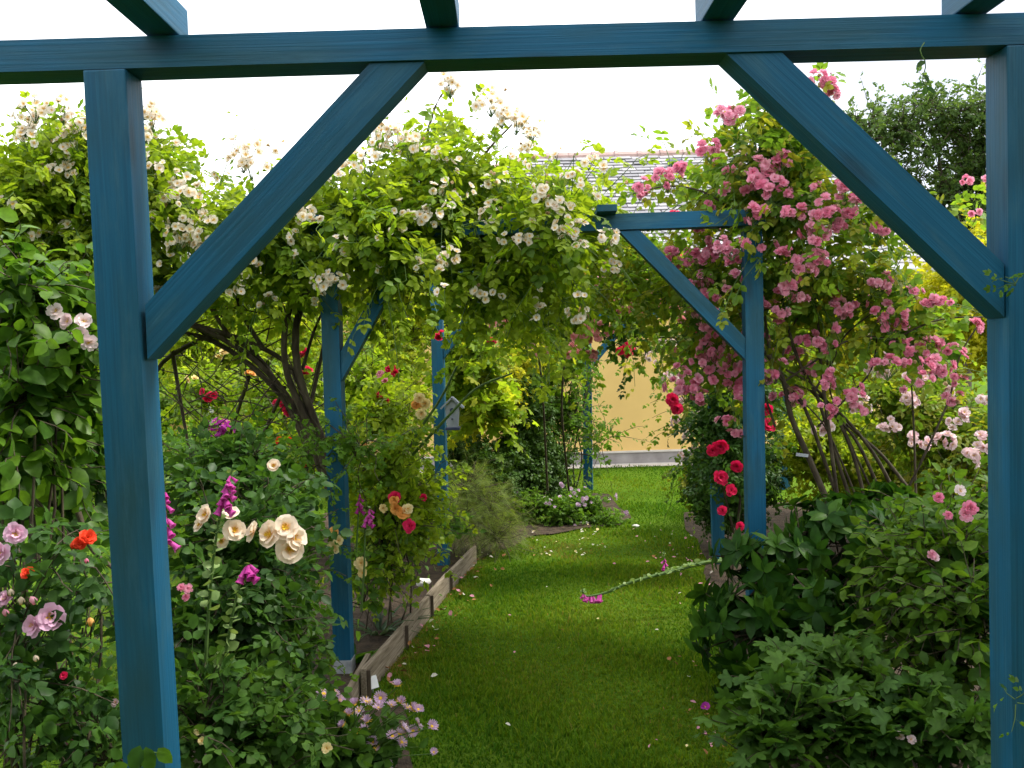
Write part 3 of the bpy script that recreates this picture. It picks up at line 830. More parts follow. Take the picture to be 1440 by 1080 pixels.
def grass_blades():
    P = []
    for (x0, x1, y0, y1, den) in ((-.75, 1.2, 2.9, 4.6, 13000), (-.6, 1.6, 4.6, 6.6, 8500), (-.5, 2.0, 6.6, 9.0, 3800), (.6, 3.0, 9.0, 11.9, 1700),
                                  (-2.9, -1.3, 2.6, 5.2, 2600), (-4.2, -1.8, 5.2, 9.5, 1100), (-5.5, -1.0, 9.2, 11.8, 600)):
        n = int((x1 - x0) * (y1 - y0) * den)
        P.append(np.stack([RNG.uniform(x0, x1, n), RNG.uniform(y0, y1, n)], 1))
    P = np.vstack(P)
    keep = ~(inside(bed_left, P[:, 0], P[:, 1]) | inside(bed_near, P[:, 0], P[:, 1]) | inside(bed_right, P[:, 0], P[:, 1]))
    # thin, mossy margin along the timber edging and a worn patch
    ex = -.70 + (P[:, 1] - 4.0) * (.41 / 2.62)
    marg = np.clip((P[:, 0] - ex) / .35, 0, 1)
    worn = 1 - .5 * np.exp(-((P[:, 0] - .37) ** 2 / .06 + (P[:, 1] - 6.95) ** 2 / .12))
    clump = .55 + .45 * np.sin(P[:, 0] * 9 + 2 * np.sin(P[:, 1] * 7)) * np.sin(P[:, 1] * 8 + 1.7 * np.sin(P[:, 0] * 6))
    pr = np.where((P[:, 1] > 3.9) & (P[:, 1] < 7.2) & (P[:, 0] < ex + .36), .55 + .45 * marg, 1) * worn * (.72 + .28 * clump)
    keep &= RNG.random(len(P)) < pr
    P = P[keep]; n = len(P)
    h = RNG.uniform(.014, .034, n) * (.75 + .3 * np.sin(P[:, 0] * 5.1 + P[:, 1] * 3.7)) * np.where(RNG.random(n) < .03, 1.7, 1)
    a = RNG.uniform(0, 6.28, n); lean = RNG.uniform(.2, 1.1, n); w = RNG.uniform(.0016, .003, n) * (1 + P[:, 1] * .07)
    d = np.stack([np.cos(a), np.sin(a), 0 * a], 1); s = np.stack([-np.sin(a), np.cos(a), 0 * a], 1)
    b = np.stack([P[:, 0], P[:, 1], 0 * a], 1); zz = np.array([0, 0, 1.0])
    m = b + d * (lean * h * .35)[:, None] + zz * (h * .62)[:, None]
    t = b + d * (lean * h)[:, None] + zz * h[:, None]
    V = np.stack([b - s * w[:, None], b + s * w[:, None], m - s * w[:, None] * .8, m + s * w[:, None] * .8, t], 1)
    F = (np.array([(0, 1, 3), (0, 3, 2), (2, 3, 4)])[None] + (np.arange(n) * 5)[:, None, None]).reshape(-1, 3)
    dry = np.clip(1.15 - (P[:, 0] - (-.70 + (P[:, 1] - 4.0) * .156)) / .26, 0, 1) * ((P[:, 1] > 3.7) & (P[:, 1] < 7) & (P[:, 0] < .3))
    dry = np.maximum(dry, 1.1 * np.exp(-((P[:, 0] - .37) ** 2 / .1 + (P[:, 1] - 6.95) ** 2 / .2)))
    dry = dry * (.6 + .5 * np.sin(P[:, 0] * 21 + 2 * np.sin(P[:, 1] * 13)))
    tint = np.repeat(np.clip(.32 + .6 * np.clip(dry, 0, 1.2) + .18 * np.sin(P[:, 0] * 2.3 + 1.3 * np.sin(P[:, 1] * 1.7)) + RNG.normal(size=n) * .17, 0, 1), 5)
    link('grass', tri_mesh('grass', V.reshape(-1, 3), F, MAT['grass'], tint=tint), kind='stuff')
grass_blades()

def ground_litter():
    """fallen petals and dry leaves on lawn and along the edging"""
    mats = [MAT['white_petal'], MAT['pink_petal'], noise_mat('dry_leaf', [(.16, .07, .02), (.3, .14, .05)], 20, .8, 0), MAT['yellow_petal']]
    V, F, MI, G, o = [], [], [], [], 0
    spots = []
    for k in range(70): y = RNG.uniform(4.1, 7.0); spots.append((-.70 + (y - 4.0) * .156 + abs(RNG.normal()) * .1 + .03, y, RNG.choice([2, 2, 2, 1, 0]), 1.0))
    for k in range(26): y = RNG.uniform(3.3, 8.0); spots.append((RNG.uniform(-.4, 1.3), y, RNG.choice([0, 1, 2, 3, 0]), .62))
    for k in range(45): spots.append((RNG.uniform(.1, .75), RNG.uniform(6.6, 7.7), RNG.choice([0, 0, 3, 2]), .8))
    for k in range(60): spots.append((RNG.uniform(.95, 1.55), RNG.uniform(5.0, 7.6), RNG.choice([1, 1, 2, 0]), .8))
    for k in range(40): spots.append((RNG.uniform(.7, 1.0), RNG.uniform(2.9, 4.4), RNG.choice([2, 2, 1]), .8))
    lv, lf = leaflet(2, .36, .16, -.1)
    for x, y, m, s in spots:
        v = place(lv, (x, y, .028 + RNG.uniform(0, .012)), RNG.uniform(0, 6.28), s * RNG.uniform(.018, .042), roll=RNG.normal() * .4, tilt=RNG.normal() * .3)
        V.append(v); F.append(lf + o); MI += [int(m)] * len(lf); G += [.8] * len(v); o += len(v)
    link('fallen_petals', tri_mesh('fallen_petals', np.vstack(V), np.vstack(F), mats, mat_idx=MI, grad=G), kind='stuff')
ground_litter()

# ------------------------------------------------------------------ house
def house():
    x0, x1 = -4.6, 5.9; ey, ez = WALL_Y - .28, 2.48; ry, rz = 16.2, 4.95; hipx = .45
    root = thing('house', 'low ochre rendered house with a grey slate roof behind the garden arches', 'house', ((x0 + x1) / 2, 14, 0))
    link('wall', bm_mesh('wall', box_bm(x0, x1, WALL_Y, 20, .15, ez - .02), MAT['render']), root)
    link('plinth', bm_mesh('plinth', box_bm(x0 - .03, x1 + .03, WALL_Y - .03, 20.02, -.1, .15), MAT['plinth']), root)
    link('plinth_cap', bm_mesh('plinth_cap', box_bm(x0 - .045, x1 + .045, WALL_Y - .045, 20.03, .152, .175), MAT['concrete']), root)
    bm = bmesh.new()
    fl, fr = bm.verts.new((x0 - .3, ey, ez)), bm.verts.new((x1 + .3, ey, ez))
    rl, rr = bm.verts.new((hipx, ry, rz)), bm.verts.new((x1 + .3, ry, rz))
    bl, br = bm.verts.new((x0 - .3, 20.5, ez)), bm.verts.new((x1 + .3, 20.5, ez))
    bm.faces.new((fl, fr, rr, rl)); bm.faces.new((bl, fl, rl)); bm.faces.new((br, bl, rl, rr)); bm.faces.new((fr, br, rr)); bm.faces.new((fl, bl, br, fr))
    rf = link('roof', bm_mesh('roof', bm, MAT['plinth']), root)
    # slates of the front slope
    sl = np.array([0, ry - ey, rz - ez]); SL = np.linalg.norm(sl); sl = sl / SL; nn = np.array([0, -sl[2], sl[1]])
    V, F, T, o = [], [], [], 0
    e, w = .15, .24
    rows = int(SL / e)
    sw, st = w - .012, e * 1.35
    slate_me = tri_mesh('slate', [(0, 0, 0), (sw, 0, .001), (sw, st, -.022), (0, st, -.022), (0, 0, -.016), (sw, 0, -.016)],
                        [(0, 1, 2), (0, 2, 3), (4, 5, 1), (4, 1, 0), (5, 2, 1), (4, 0, 3)], MAT['slate'])
    for j in range(rows):
        t0 = j * e
        hx = (x0 - .3) + (hipx - x0 + .3) * (t0 + e * .5) / SL
        n = int((x1 + .3 - hx) / w)
        off = (j % 2) * w * .5
        for i in range(-1, n + 1):
            xa = math.ceil((hx) / w) * w + i * w + off + random.uniform(-.008, .008); xb = xa + w - .012
            xa = max(xa, hx - .02); xb = min(xb, x1 + .33)
            if xb - xa < .04: continue
            lift0, lift1 = random.uniform(.022, .034), .006
            tb = t0 + random.uniform(-.012, .012)
            q = []
            for (xx, tt, ll) in ((xa, tb, lift0), (xb, tb, lift0 + random.uniform(-.004, .004)), (xb, tb + e * 1.35, lift1), (xa, tb + e * 1.35, lift1)):
                q.append(np.array([xx, ey, ez]) + sl * tt + nn * ll)
            mid = (q[0] + q[1]) / 2; rel = mid - EYE; dp = rel @ CF
            mx, my = 720 + FPX * (rel @ CR) / dp, 540 - FPX * (rel @ CU) / dp
            if 765 < mx < 1040 and 212 < my < 312 and COUNT.get('slate', 0) < 300 and xb - xa > w - .03:
                COUNT['slate'] = COUNT.get('slate', 0) + 1
                link('slate', slate_me, rf, Matrix(((1, 0, 0, xa), (0, sl[1], nn[1], q[0][1]), (0, sl[2], nn[2], q[0][2]), (0, 0, 0, 1))) @ Matrix.Rotation(random.uniform(-.012, .012), 4, 'Z'))
                continue
            bt = [p - nn * .016 for p in q[:2]]
            V += q + bt; F += [(o, o + 1, o + 2), (o, o + 2, o + 3), (o + 4, o + 5, o + 1), (o + 4, o + 1, o), (o + 5, o + 2, o + 1), (o + 4, o, o + 3)]
            T += [random.random()] * 6; o += 6
    link('slates', tri_mesh('slates', V, F, MAT['slate'], tint=T), rf, kind='stuff')
    # half-round ridge tiles with a collar each
    def ridge_bm(p, q, r=.11):
        p, q = Vector(p), Vector(q); d = (q - p).normalized(); s = d.cross(Vector((0, 0, 1))).normalized(); u = s.cross(d)
        bm = bmesh.new(); prev = None
        for t, rr in ((0, r * 1.12), (.14, r * 1.12), (.141, r), (1, r * .96)):
            c = p.lerp(q, t); ring = [bm.verts.new(c + s * math.cos(a) * rr + u * (math.sin(a) * rr - .05)) for a in np.linspace(-.25, math.pi + .25, 7)]
            if prev:
                for i in range(6): bm.faces.new((prev[i], prev[i + 1], ring[i + 1], ring[i]))
            prev = ring
        return bm
    x = hipx - .05
    while x < x1 + .2:
        link('ridge_tile', bm_mesh('ridge_tile', ridge_bm((x, ry, rz + random.uniform(0, .012)), (x + .42, ry, rz + random.uniform(0, .012))), MAT['ridge']), rf); x += .4
    A = Vector((x0 - .3, ey, ez)); Bv = Vector((hipx, ry, rz)); L = (Bv - A).length; k = 0.0
    while k < L - .2:
        link('ridge_tile', bm_mesh('ridge_tile', ridge_bm(A.lerp(Bv, k / L), A.lerp(Bv, min(1, (k + .42) / L))), MAT['ridge']), rf); k += .4
    c = at(950, 240, 15.6); t = (c[1] - ey) / (ry - ey); pc = np.array([c[0], ey, ez]) + sl * SL * t
    vb = box_bm(-.13, .13, -.09, .09, 0, .07, .008)
    m = Matrix(((1, 0, 0, pc[0]), (0, sl[1], nn[1], pc[1] + nn[1] * .03), (0, sl[2], nn[2], pc[2] + nn[2] * .03), (0, 0, 0, 1)))
    link('roof_vent', bm_mesh('roof_vent', vb, MAT['dark']), rf, m)
    # gutter
    pts = np.array([[xx, ey - .06, ez - .03] for xx in np.linspace(x0 - .3, x1 + .3, 12)])
    v, f = tubes(pts, .06, .06, 8); link('gutter', tri_mesh('gutter', v, f, MAT['zinc'], smooth=True), root)
    v, f = tubes(np.array([[-3.95, WALL_Y - .06, z] for z in np.linspace(.1, ez - .05, 6)]), .05, .05, 8); link('downpipe', tri_mesh('downpipe', v, f, MAT['white_frame'], smooth=True), root)
    for wx, wz, ww, wh in ((-3.35, .75, .9, 1.15),):
        fr = bmesh.new(); fr.free()
        wd = link('window', bm_mesh('window', box_bm(wx, wx + ww, WALL_Y - .012, WALL_Y + .05, wz, wz + wh), MAT['glass']), root)
        for a in ((wx - .06, wx + .0, wz - .06, wz + wh + .06), (wx + ww, wx + ww + .06, wz - .06, wz + wh + .06), (wx + .001, wx + ww - .001, wz + wh, wz + wh + .06), (wx + .001, wx + ww - .001, wz - .06, wz), (wx + ww / 2 - .03, wx + ww / 2 + .03, wz + .001, wz + wh - .001)):
            link('frame', bm_mesh('frame', box_bm(a[0], a[1], WALL_Y - .05, WALL_Y + .04, a[2], a[3], .004), MAT['white_frame']), wd)
house()

# ------------------------------------------------------------------ blue pergolas
def near_pergola():
    Y = 2.0; w = .092
    tl, bl = at(146, 95, Y), at(202, 1080, Y); tr, br = at(1446, 66, Y), at(1453, 1080, Y)
    def foot(t, b):
        k = (0 - t[2]) / (b[2] - t[2]); return t + (b - t) * k
    fl, fr = foot(tl, bl), foot(tr, br)
    yo = np.array([0, w / 2, 0])
    root = thing('pergola', 'large blue pergola close by whose posts, braces and rafters frame the view', 'pergola', ((fl[0] + fr[0]) / 2, Y, 0))
    zb = at(700, 81, Y)[2]; zt = at(700, 31, Y)[2]
    bh = zt - zb - .008
    tl[2] = tr[2] = zb - .002
    timber(root, 'post', fl + yo, tl + yo, w, w, MAT['blue'])
    timber(root, 'post', fr + yo, tr + yo, w, w, MAT['blue'])
    timber(root, 'beam', (-2.6, Y + w / 2 + .004, zb + bh / 2), (2.6, Y + w / 2 + .004, zb + bh / 2), bh, w, MAT['blue'])
    # braces: slanted ends against post and beam
    a, b = at(203, 467, Y), at(558, 84, Y); b[2] = zb - .001
    a, b = a + [0, w / 2 + .004, 0], b + [0, w / 2 + .004, 0]
    bw = .084
    d = Vector(b - a).normalized()
    timber(root, 'brace', a, b, bw, w * .86, MAT['blue'], s0=-d.z / d.x, s1=d.x / d.z)
    a, b = at(1416, 408, Y), at(1062, 70, Y); b[2] = zb - .001
    a, b = a + [0, w / 2 + .004, 0], b + [0, w / 2 + .004, 0]
    d = Vector(b - a).normalized()
    timber(root, 'brace', a, b, bw, w * .86, MAT['blue'], s0=-d.z / d.x, s1=d.x / d.z)
    for px, py in ((224, 41), (621, 33), (1012, 25), (1372, 17)):
        x = at(px, py, Y)[0]
        timber(root, 'rafter', (x, Y + w - .01, zt + .035), (x, -2.2, zt + .035), .072, .075, MAT['blue'], yax=(0, 0, 1))
    for x in (-1.55, -2.15, 1.75, 2.35):
        timber(root, 'rafter', (x, Y + w - .01, zt + .035), (x, -2.2, zt + .035), .072, .075, MAT['blue'], yax=(0, 0, 1))
    timber(root, 'beam', (-2.6, -1.9, zb + bh / 2), (2.6, -1.9, zb + bh / 2), bh, w, MAT['blue'])
    for x in (fl[0], fr[0]): timber(root, 'post', (x, -1.9, 0), (x, -1.9, zb - .002), w, w, MAT['blue'])
    return zt
ROOF_Z = near_pergola()

def wire_tie(root, c, w):
    pts = np.array([[c[0] + sx * w, c[1] + sy * w, c[2] + dz] for sx, sy, dz in ((-1, -1, -.004), (1, -1, .008), (1, 1, .0), (-1, 1, -.01), (-1, -1, -.004))])
    v, f = tubes(pts, .0035, .0035, 4)
    link('wire_tie', tri_mesh('wire_tie', v, f, MAT['wire'], smooth=True), root)

def arch(label, Y, lt, lb, rt, rb, zbeam, w, bh, over, braces, rot=0.0, blocks=(), ties=(), shoe=False):
    """two posts, a beam and two braces; lt.. are pixel points on the post centre lines"""
    L0, L1, R0, R1 = at(*lt, Y), at(*lb, Y), at(*rt, Y), at(*rb, Y)
    def ext(a, b, z):
        k = (z - a[2]) / (b[2] - a[2]); return a + (b - a) * k
    root = thing('garden_arch', label, 'arch', ((L0[0] + R0[0]) / 2, Y, 0), 'blue wooden arches along the grass path')
    dirv = np.array([math.cos(rot), -math.sin(rot), 0]); yax = (math.sin(rot), math.cos(rot), 0)
    fl, tl, fr_, tr = ext(L0, L1, -.03), ext(L0, L1, zbeam - .002), ext(R0, R1, -.03), ext(R0, R1, zbeam - .002)
    mid = (fl[0] + fr_[0]) / 2
    for p in (fl, tl, fr_, tr): p[1] += -math.sin(rot) * (p[0] - mid)
    timber(root, 'post', fl, tl, w, w, MAT['blue'], yax=yax, bev=.003)
    timber(root, 'post', fr_, tr, w, w, MAT['blue'], yax=yax, bev=.003)
    if shoe:
        link('post_shoe', bm_mesh('post_shoe', box_bm(-w / 2 - .004, w / 2 + .004, -w / 2 - .004, w / 2 + .004, 0, .075, .002), MAT['metal']), root, Matrix.Translation((fl[0] + (tl[0] - fl[0]) * .03, fl[1], 0)) @ Matrix.Rotation(-rot, 4, 'Z'))
    a, b = tl - dirv * over[0] + [0, 0, bh / 2 + .004], tr + dirv * over[1] + [0, 0, bh / 2 + .004]
    timber(root, 'beam', a, b, bh, w, MAT['blue'], yax=yax, bev=.003)
    for side, (drop, run) in zip((1, -1), braces):
        post = tl if side > 0 else tr
        p0 = post + dirv * side * (w / 2 + .001) + [0, 0, -drop]
        p1 = post + dirv * side * (w / 2 + run) + [0, 0, -.001]
        d = Vector(p1 - p0).normalized(); hx = d.x * dirv[0] + d.y * dirv[1]
        timber(root, 'brace', p0, p1, w * .85, w * .8, MAT['blue'], s0=-d.z / hx, s1=hx / d.z, yax=yax, bev=.003)
    for t in blocks:
        c = a + (b - a) * t + [0, 0, bh / 2 + .012]
        yv = np.array(yax)
        timber(root, 'crosspiece', c - yv * .16, c + yv * .3, .09, .03, MAT['blue'], yax=(0, 0, 1), bev=.003)
    for (px, py) in ties: wire_tie(root, at(px, py, Y), w / 2 + .003)
    return root

arch('second blue arch with a wide brace and pink roses on its right post', 4.36, (463, 420), (482, 950), (1053, 360), (1058, 720), 2.095, .084, .075, (.12, .06), ((.6, .36), (.57, .53)), .05, (.03, .66), ((1055, 470), (1057, 611)), True)
arch('third blue arch carrying the small grey birdhouse on its left post', 6.5, (614, 480), (623, 800), (1003, 680), (1008, 850), 2.06, .082, .075, (.1, .1), ((.5, .42), (.5, .42)), .1, (.05, .5))
arch('farthest blue arch standing just in front of the ochre house wall', 9.8, (827, 520), (829, 690), (1098, 520), (1098, 690), 1.86, .1, .08, (.15, .15), ((.45, .4), (.45, .4)), .14)

def birdhouse():
    Y = 6.46; s = Y / FPX
    c = at(637, 600, Y); base = c + np.array([0, 0, 0])
    x, y, z = base
    root = thing('birdhouse', 'small grey birdhouse fixed to the left post of the third arch', 'birdhouse', base)
    bm = bmesh.new()
    W, D, H = .05, .05, .2
    prof = [(-W * .75, 0), (W * .75, 0), (W, H * .72), (0, H), (-W, H * .72)]
    fr = [bm.verts.new((x + a, y - D, z + b)) for a, b in prof]; bk = [bm.verts.new((x + a, y + D, z + b)) for a, b in prof]
    bm.faces.new(fr); bm.faces.new(bk[::-1])
    for i in range(5): bm.faces.new((fr[i], bk[i], bk[(i + 1) % 5], fr[(i + 1) % 5]))
    body = link('body', bm_mesh('body', bm, MAT['birdhouse']), root)
    for sg in (-1, 1):
        a = Vector((x, y - .0, z + H + .008)); b = Vector((x + sg * (W + .03), y, z + H * .66))
        timber(root, 'roof', a, b, .13, .012, MAT['birdhouse'], yax=(sg * .6, 0, .8), bev=.002)
    bm = bmesh.new(); bmesh.ops.create_cone(bm, cap_ends=True, segments=14, radius1=.016, radius2=.016, depth=.012)
    link('entrance_hole', bm_mesh('entrance_hole', bm, MAT['dark']), body, Matrix.Translation((x, y - D - .002, z + H * .6)) @ Matrix.Rotation(math.pi / 2, 4, 'X'))
    link('base', bm_mesh('base', box_bm(x - W, x + W, y - D - .02, y + D, z - .02, z - .001, .003), MAT['dark']), root)
    v, f = tubes(np.array([(x, y - D, z + .06), (x, y - D - .04, z + .06)]), .005, .005, 6); link('perch', tri_mesh('perch', v, f, MAT['dark']), root)
birdhouse()

# ------------------------------------------------------------------ timber edging, label, stones
def edging():
    root = thing('timber_edging', 'weathered board edging between the left flower bed and the lawn', 'edging', (-.5, 5.2, 0))
    pts = [(-.685, 4.06), (-.585, 4.72), (-.5, 5.3), (-.42, 5.85), (-.27, 6.66)]
    for (xa, ya), (xb, yb) in zip(pts, pts[1:]):
        d = np.array([xb - xa, yb - ya, 0]); d /= np.linalg.norm(d)
        a, b = np.array([xa, ya, .066 + random.uniform(-.006, .006)]) + d * .006, np.array([xb, yb, .066 + random.uniform(-.006, .006)]) - d * .006
        timber(root, 'board', a, b, .13, .024, MAT['old_board'], yax=(d[1], -d[0], 0), bev=.003)
    a, b = ground_at(492, 1000), ground_at(519, 952); a[2], b[2] = .05, .06
    d = (b - a); d /= np.linalg.norm(d); timber(root, 'board', a, b, .11, .022, MAT['old_board'], yax=(d[1], -d[0], 0), bev=.003)
    for (xa, ya) in pts[:-1]:
        timber(root, 'peg', (xa + .022, ya + .02, -.02), (xa + .022, ya + .02, .125), .02, .014, MAT['wet_peg'], bev=.002)
    pt = at(487, 945, 4.32)
edging()

def plant_label():
    p = ground_at(524, 975); root = thing('plant_label', 'small white plastic plant tag lying at the near end of the board edging', 'plant tag', p)
    bm = box_bm(-.025, .025, -.03, .03, -.001, .001, .0005)
    link('tag', bm_mesh('tag', bm, MAT['white_plastic']), root, Matrix.Translation((p[0], p[1], .05)) @ Matrix.Rotation(.9, 4, 'X') @ Matrix.Rotation(.3, 4, 'Z'))
    v, f = tubes(np.array([(p[0], p[1] + .01, 0), (p[0], p[1] + .004, .05)]), .003, .003, 5); link('stake', tri_mesh('stake', v, f, MAT['metal']), root)
plant_label()

def stone(px, py, z, size, label, flat=.5, mat='stone'):
    p = ground_at(px, py, z)
    bm = bmesh.new(); bmesh.ops.create_icosphere(bm, subdivisions=2, radius=1)
    for v in bm.verts:
        n = 1 + .16 * math.sin(v.co.x * 5 + px) + .14 * math.sin(v.co.y * 4.3 + py) + .1 * math.sin(v.co.z * 6)
        v.co = Vector((v.co.x * n * size, v.co.y * n * size * .8, v.co.z * n * size * flat))
    o = link('stone', bm_mesh('stone', bm, MAT[mat], smooth=True), None, Matrix.Translation((p[0], p[1], z + size * flat * .6)))
    tag(o, label, 'stone', 'pale stones beside the beds')
stone(594, 822, .13, .05, 'bright white stone among leaves just behind the board edging')
stone(822, 737, .0, .05, 'flat pale stone on the soil in front of the lilac mound', .3)
stone(894, 741, .0, .035, 'small whitish stone on grass right of the lilac mound', .4)

# ------------------------------------------------------------------ background trees and hedges
def tree(name, label, trunk, limbs, blobs, proto, mat, size, group=None, K=6, L=(.35, .8)):
    root = thing(name, label, 'tree', (trunk[0][0], trunk[0][1], 0), group)
    v, f = tubes(spline(trunk, 10), .22, .1, 9); link('trunk', tri_mesh('trunk', v, f, MAT['trunk'], smooth=True), root)
    for l in limbs:
        v, f = tubes(spline(l, 8), .075, .02, 6); link('limb', tri_mesh('limb', v, f, MAT['trunk'], smooth=True), root)
    poly, leaves = shoots(blobs, L=L, K=K, size=size, up=.35, out=.8, droop=.15)
    link('crown', leaf_mesh('crown', leaves, proto, MAT[mat]), root, kind='stuff')
    twig_part(root, [poly], MAT['trunk'], .012, .004)

yo = 17.0
tb = at(1345, 440, yo)
tree('oak_tree', 'dark green broadleaf tree against the sky beyond the right brace',
     [np.array([tb[0], yo, 0]), np.array([tb[0] + .1, yo, 1.6]), np.array([tb[0], yo, 3.2])],
     [[np.array([tb[0], yo, 2.0 + .2 * i]), (at(px, py, yo) + np.array([tb[0], yo, 2.6])) / 2 + [0, .2, .3], at(px, py, yo)] for i, (px, py) in enumerate(((1255, 240), (1320, 205), (1390, 225), (1450, 200), (1300, 290)))],
     [B(1222, 185, yo, 70, 60, .8, 49), B(1245, 195, yo, 75, 75, .9, 58), B(1310, 170, yo, 80, 75, .9, 88), B(1380, 175, yo, 85, 75, .9, 118), B(1255, 265, yo, 75, 70, .9, 58), B(1400, 240, yo, 105, 85, 1, 168), B(1340, 280, yo, 100, 75, 1, 127),
      B(1470, 190, yo, 60, 70, .9, 108), B(1380, 330, yo, 110, 60, 1, 138), B(1280, 340, yo, 80, 50, 1, 88)], 'spray', 'oak', (.17, .28))

tree('added_shade_tree', 'unseen tree added right of the near pergola to shade the foreground',  # stands out of view, added to cast shade on the foreground
     [np.array([5.6, 2.0, 0]), np.array([5.5, 2.0, 1.8]), np.array([5.4, 2.1, 4.2])],
     [[np.array([5.5, 2.0, 2.8]), np.array([5.2 + .5 * dx, 2.0 + .5 * dy, 4.2]), np.array([5.2 + dx, 2.0 + dy, 5.6])] for dx, dy in ((-1.2, .4), (.9, -.5), (.2, 1.0), (-.3, -1.2))],
     [(np.array([4.7, 2.0, 5.6]), np.array([1.3, 1.9, 1.2]), 160), (np.array([5.9, 1.9, 6.4]), np.array([1.5, 1.8, 1.4]), 150), (np.array([4.3, 2.6, 4.9]), np.array([.8, 1.4, .8]), 80), (np.array([3.3, 3.5, 4.9]), np.array([1.2, 1.1, .7]), 110), (np.array([3.4, 2.2, 5.2]), np.array([1.2, 1.1, .7]), 80)], 'spray', 'oak', (.3, .45))

# left background: hedge and shrubs beyond the side lawn
plant('hedge', 'tall bright green hedge beyond the side lawn at far left', 'hedge',
      [B(30, 560, 10.8, 170, 120, .7, 350), B(180, 560, 10.8, 130, 125, .7, 350), B(60, 420, 10.9, 150, 90, .6, 225), B(210, 440, 10.9, 110, 80, .6, 175)], 'spray', 'far', L=(.2, .45), size=(0.176, 0.297), twigs=False)
plant('lime_shrub', 'lime green shrub seen through the bare rose canes on the left', 'shrub',
      [B(300, 500, 8.8, 90, 90, .6, 294), B(390, 480, 8.8, 95, 90, .6, 315), B(340, 430, 9.0, 120, 70, .6, 294)], 'spray', 'lime', L=(.15, .35), size=(0.118, 0.189), twigs=False)
plant('lime_shrub', 'light green leafy shrub between the second and third left posts', 'shrub',
      [B(540, 520, 7.8, 75, 110, .5, 390), B(560, 420, 7.9, 110, 80, .5, 322)], 'spray', 'lime', L=(.15, .35), size=(0.101, 0.157), twig_r=.005)
plant('leafy_shrub', 'mid green shrub behind the foxgloves and the lattice of canes', 'shrub',
      [B(290, 640, 7.2, 70, 45, .5, 169), B(400, 610, 6.8, 95, 70, .5, 338), B(520, 640, 6.9, 70, 90, .5, 292)], 'spray', 'mid', L=(.15, .3), size=(0.110, 0.159), twigs=False)
plant('golden_shrub', 'golden yellow shrub glowing between the third post and the far arch', 'shrub',
      [B(700, 545, 8.6, 50, 70, .4, 300), B(735, 500, 8.8, 30, 60, .3, 130), B(660, 560, 8.4, 35, 80, .4, 220)], 'spray', 'gold', L=(.15, .3), size=(.08, .13))
plant('hop_vine', 'yellow green vine with lobed leaves right of the birdhouse', 'vine',
      [B(660, 520, 7.2, 35, 75, .3, 110), B(680, 580, 7.6, 40, 45, .3, 80), B(770, 520, 9.2, 30, 30, .2, 40)], 'palmate', 'lime', single=60, L=(.2, .4), size=(.06, .1))
plant('yew_bush', 'dark conical evergreen bush at the bend of the left bed', 'bush',
      [B(650, 630, 9.2, 40, 45, .3, 120), B(735, 650, 8.7, 50, 75, .5, 336), B(740, 570, 8.7, 35, 60, .4, 182), B(690, 670, 8.3, 50, 60, .4, 210), B(770, 660, 8.9, 35, 65, .3, 112)], 'spray', 'yew', L=(.12, .28), size=(0.094, 0.153), twigs=False)
plant('leafy_shrub', 'pale green shrub overhanging behind the far arch on the left', 'shrub',
      [B(610, 440, 9.8, 90, 70, .5, 350), B(690, 420, 9.9, 60, 50, .4, 140)], 'spray', 'lime', L=(.2, .4), size=(.1, .15))
# right background
plant('yellow_green_shrub', 'tall yellow green shrub filling the gap by the right front post', 'shrub',
      [B(1370, 420, 7.4, 75, 110, .6, 299), B(1280, 470, 7.8, 80, 100, .6, 273), B(1400, 350, 7.6, 50, 45, .5, 52), B(1440, 480, 7.2, 80, 140, .6, 260), B(1180, 500, 8.2, 80, 110, .6, 273)], 'spray', 'gold', L=(.2, .4), size=(0.108, 0.180), twigs=False)
plant('leafy_shrub', 'mid green bush behind the fan of bare pink rose canes', 'shrub',
      [B(1180, 630, 6.9, 110, 75, .6, 372), B(1320, 640, 6.6, 110, 80, .6, 372), B(1100, 520, 7.6, 50, 120, .5, 216), B(1420, 660, 6.2, 70, 90, .5, 198)], 'spray', 'lime', L=(.15, .35), size=(0.100, 0.163), twigs=False)
pale = plant('pale_shrub_rose', 'shrub rose with pale pink sprays between the canes and the right post', 'rose bush',
      [B(1310, 590, 5.7, 95, 70, .35, 120), B(1370, 640, 5.5, 70, 80, .35, 130), B(1240, 560, 5.9, 60, 60, .3, 60)], 'rose', 'pink_leaf', L=(.2, .4), size=(.08, .12), single=0)
for px, py, n in ((1210, 570, 9), (1280, 560, 9), (1350, 590, 8), (1390, 620, 7), (1330, 620, 10), (1290, 530, 8), (1375, 640, 8), (1235, 520, 9), (1260, 500, 8), (1340, 545, 6), (1390, 560, 5), (1230, 470, 6), (1160, 600, 6), (1290, 620, 6), (1250, 600, 6)):
    cluster(pale, 'pale', px, py, 5.0 + random.uniform(-.1, .3), n + 2, 18, .03)

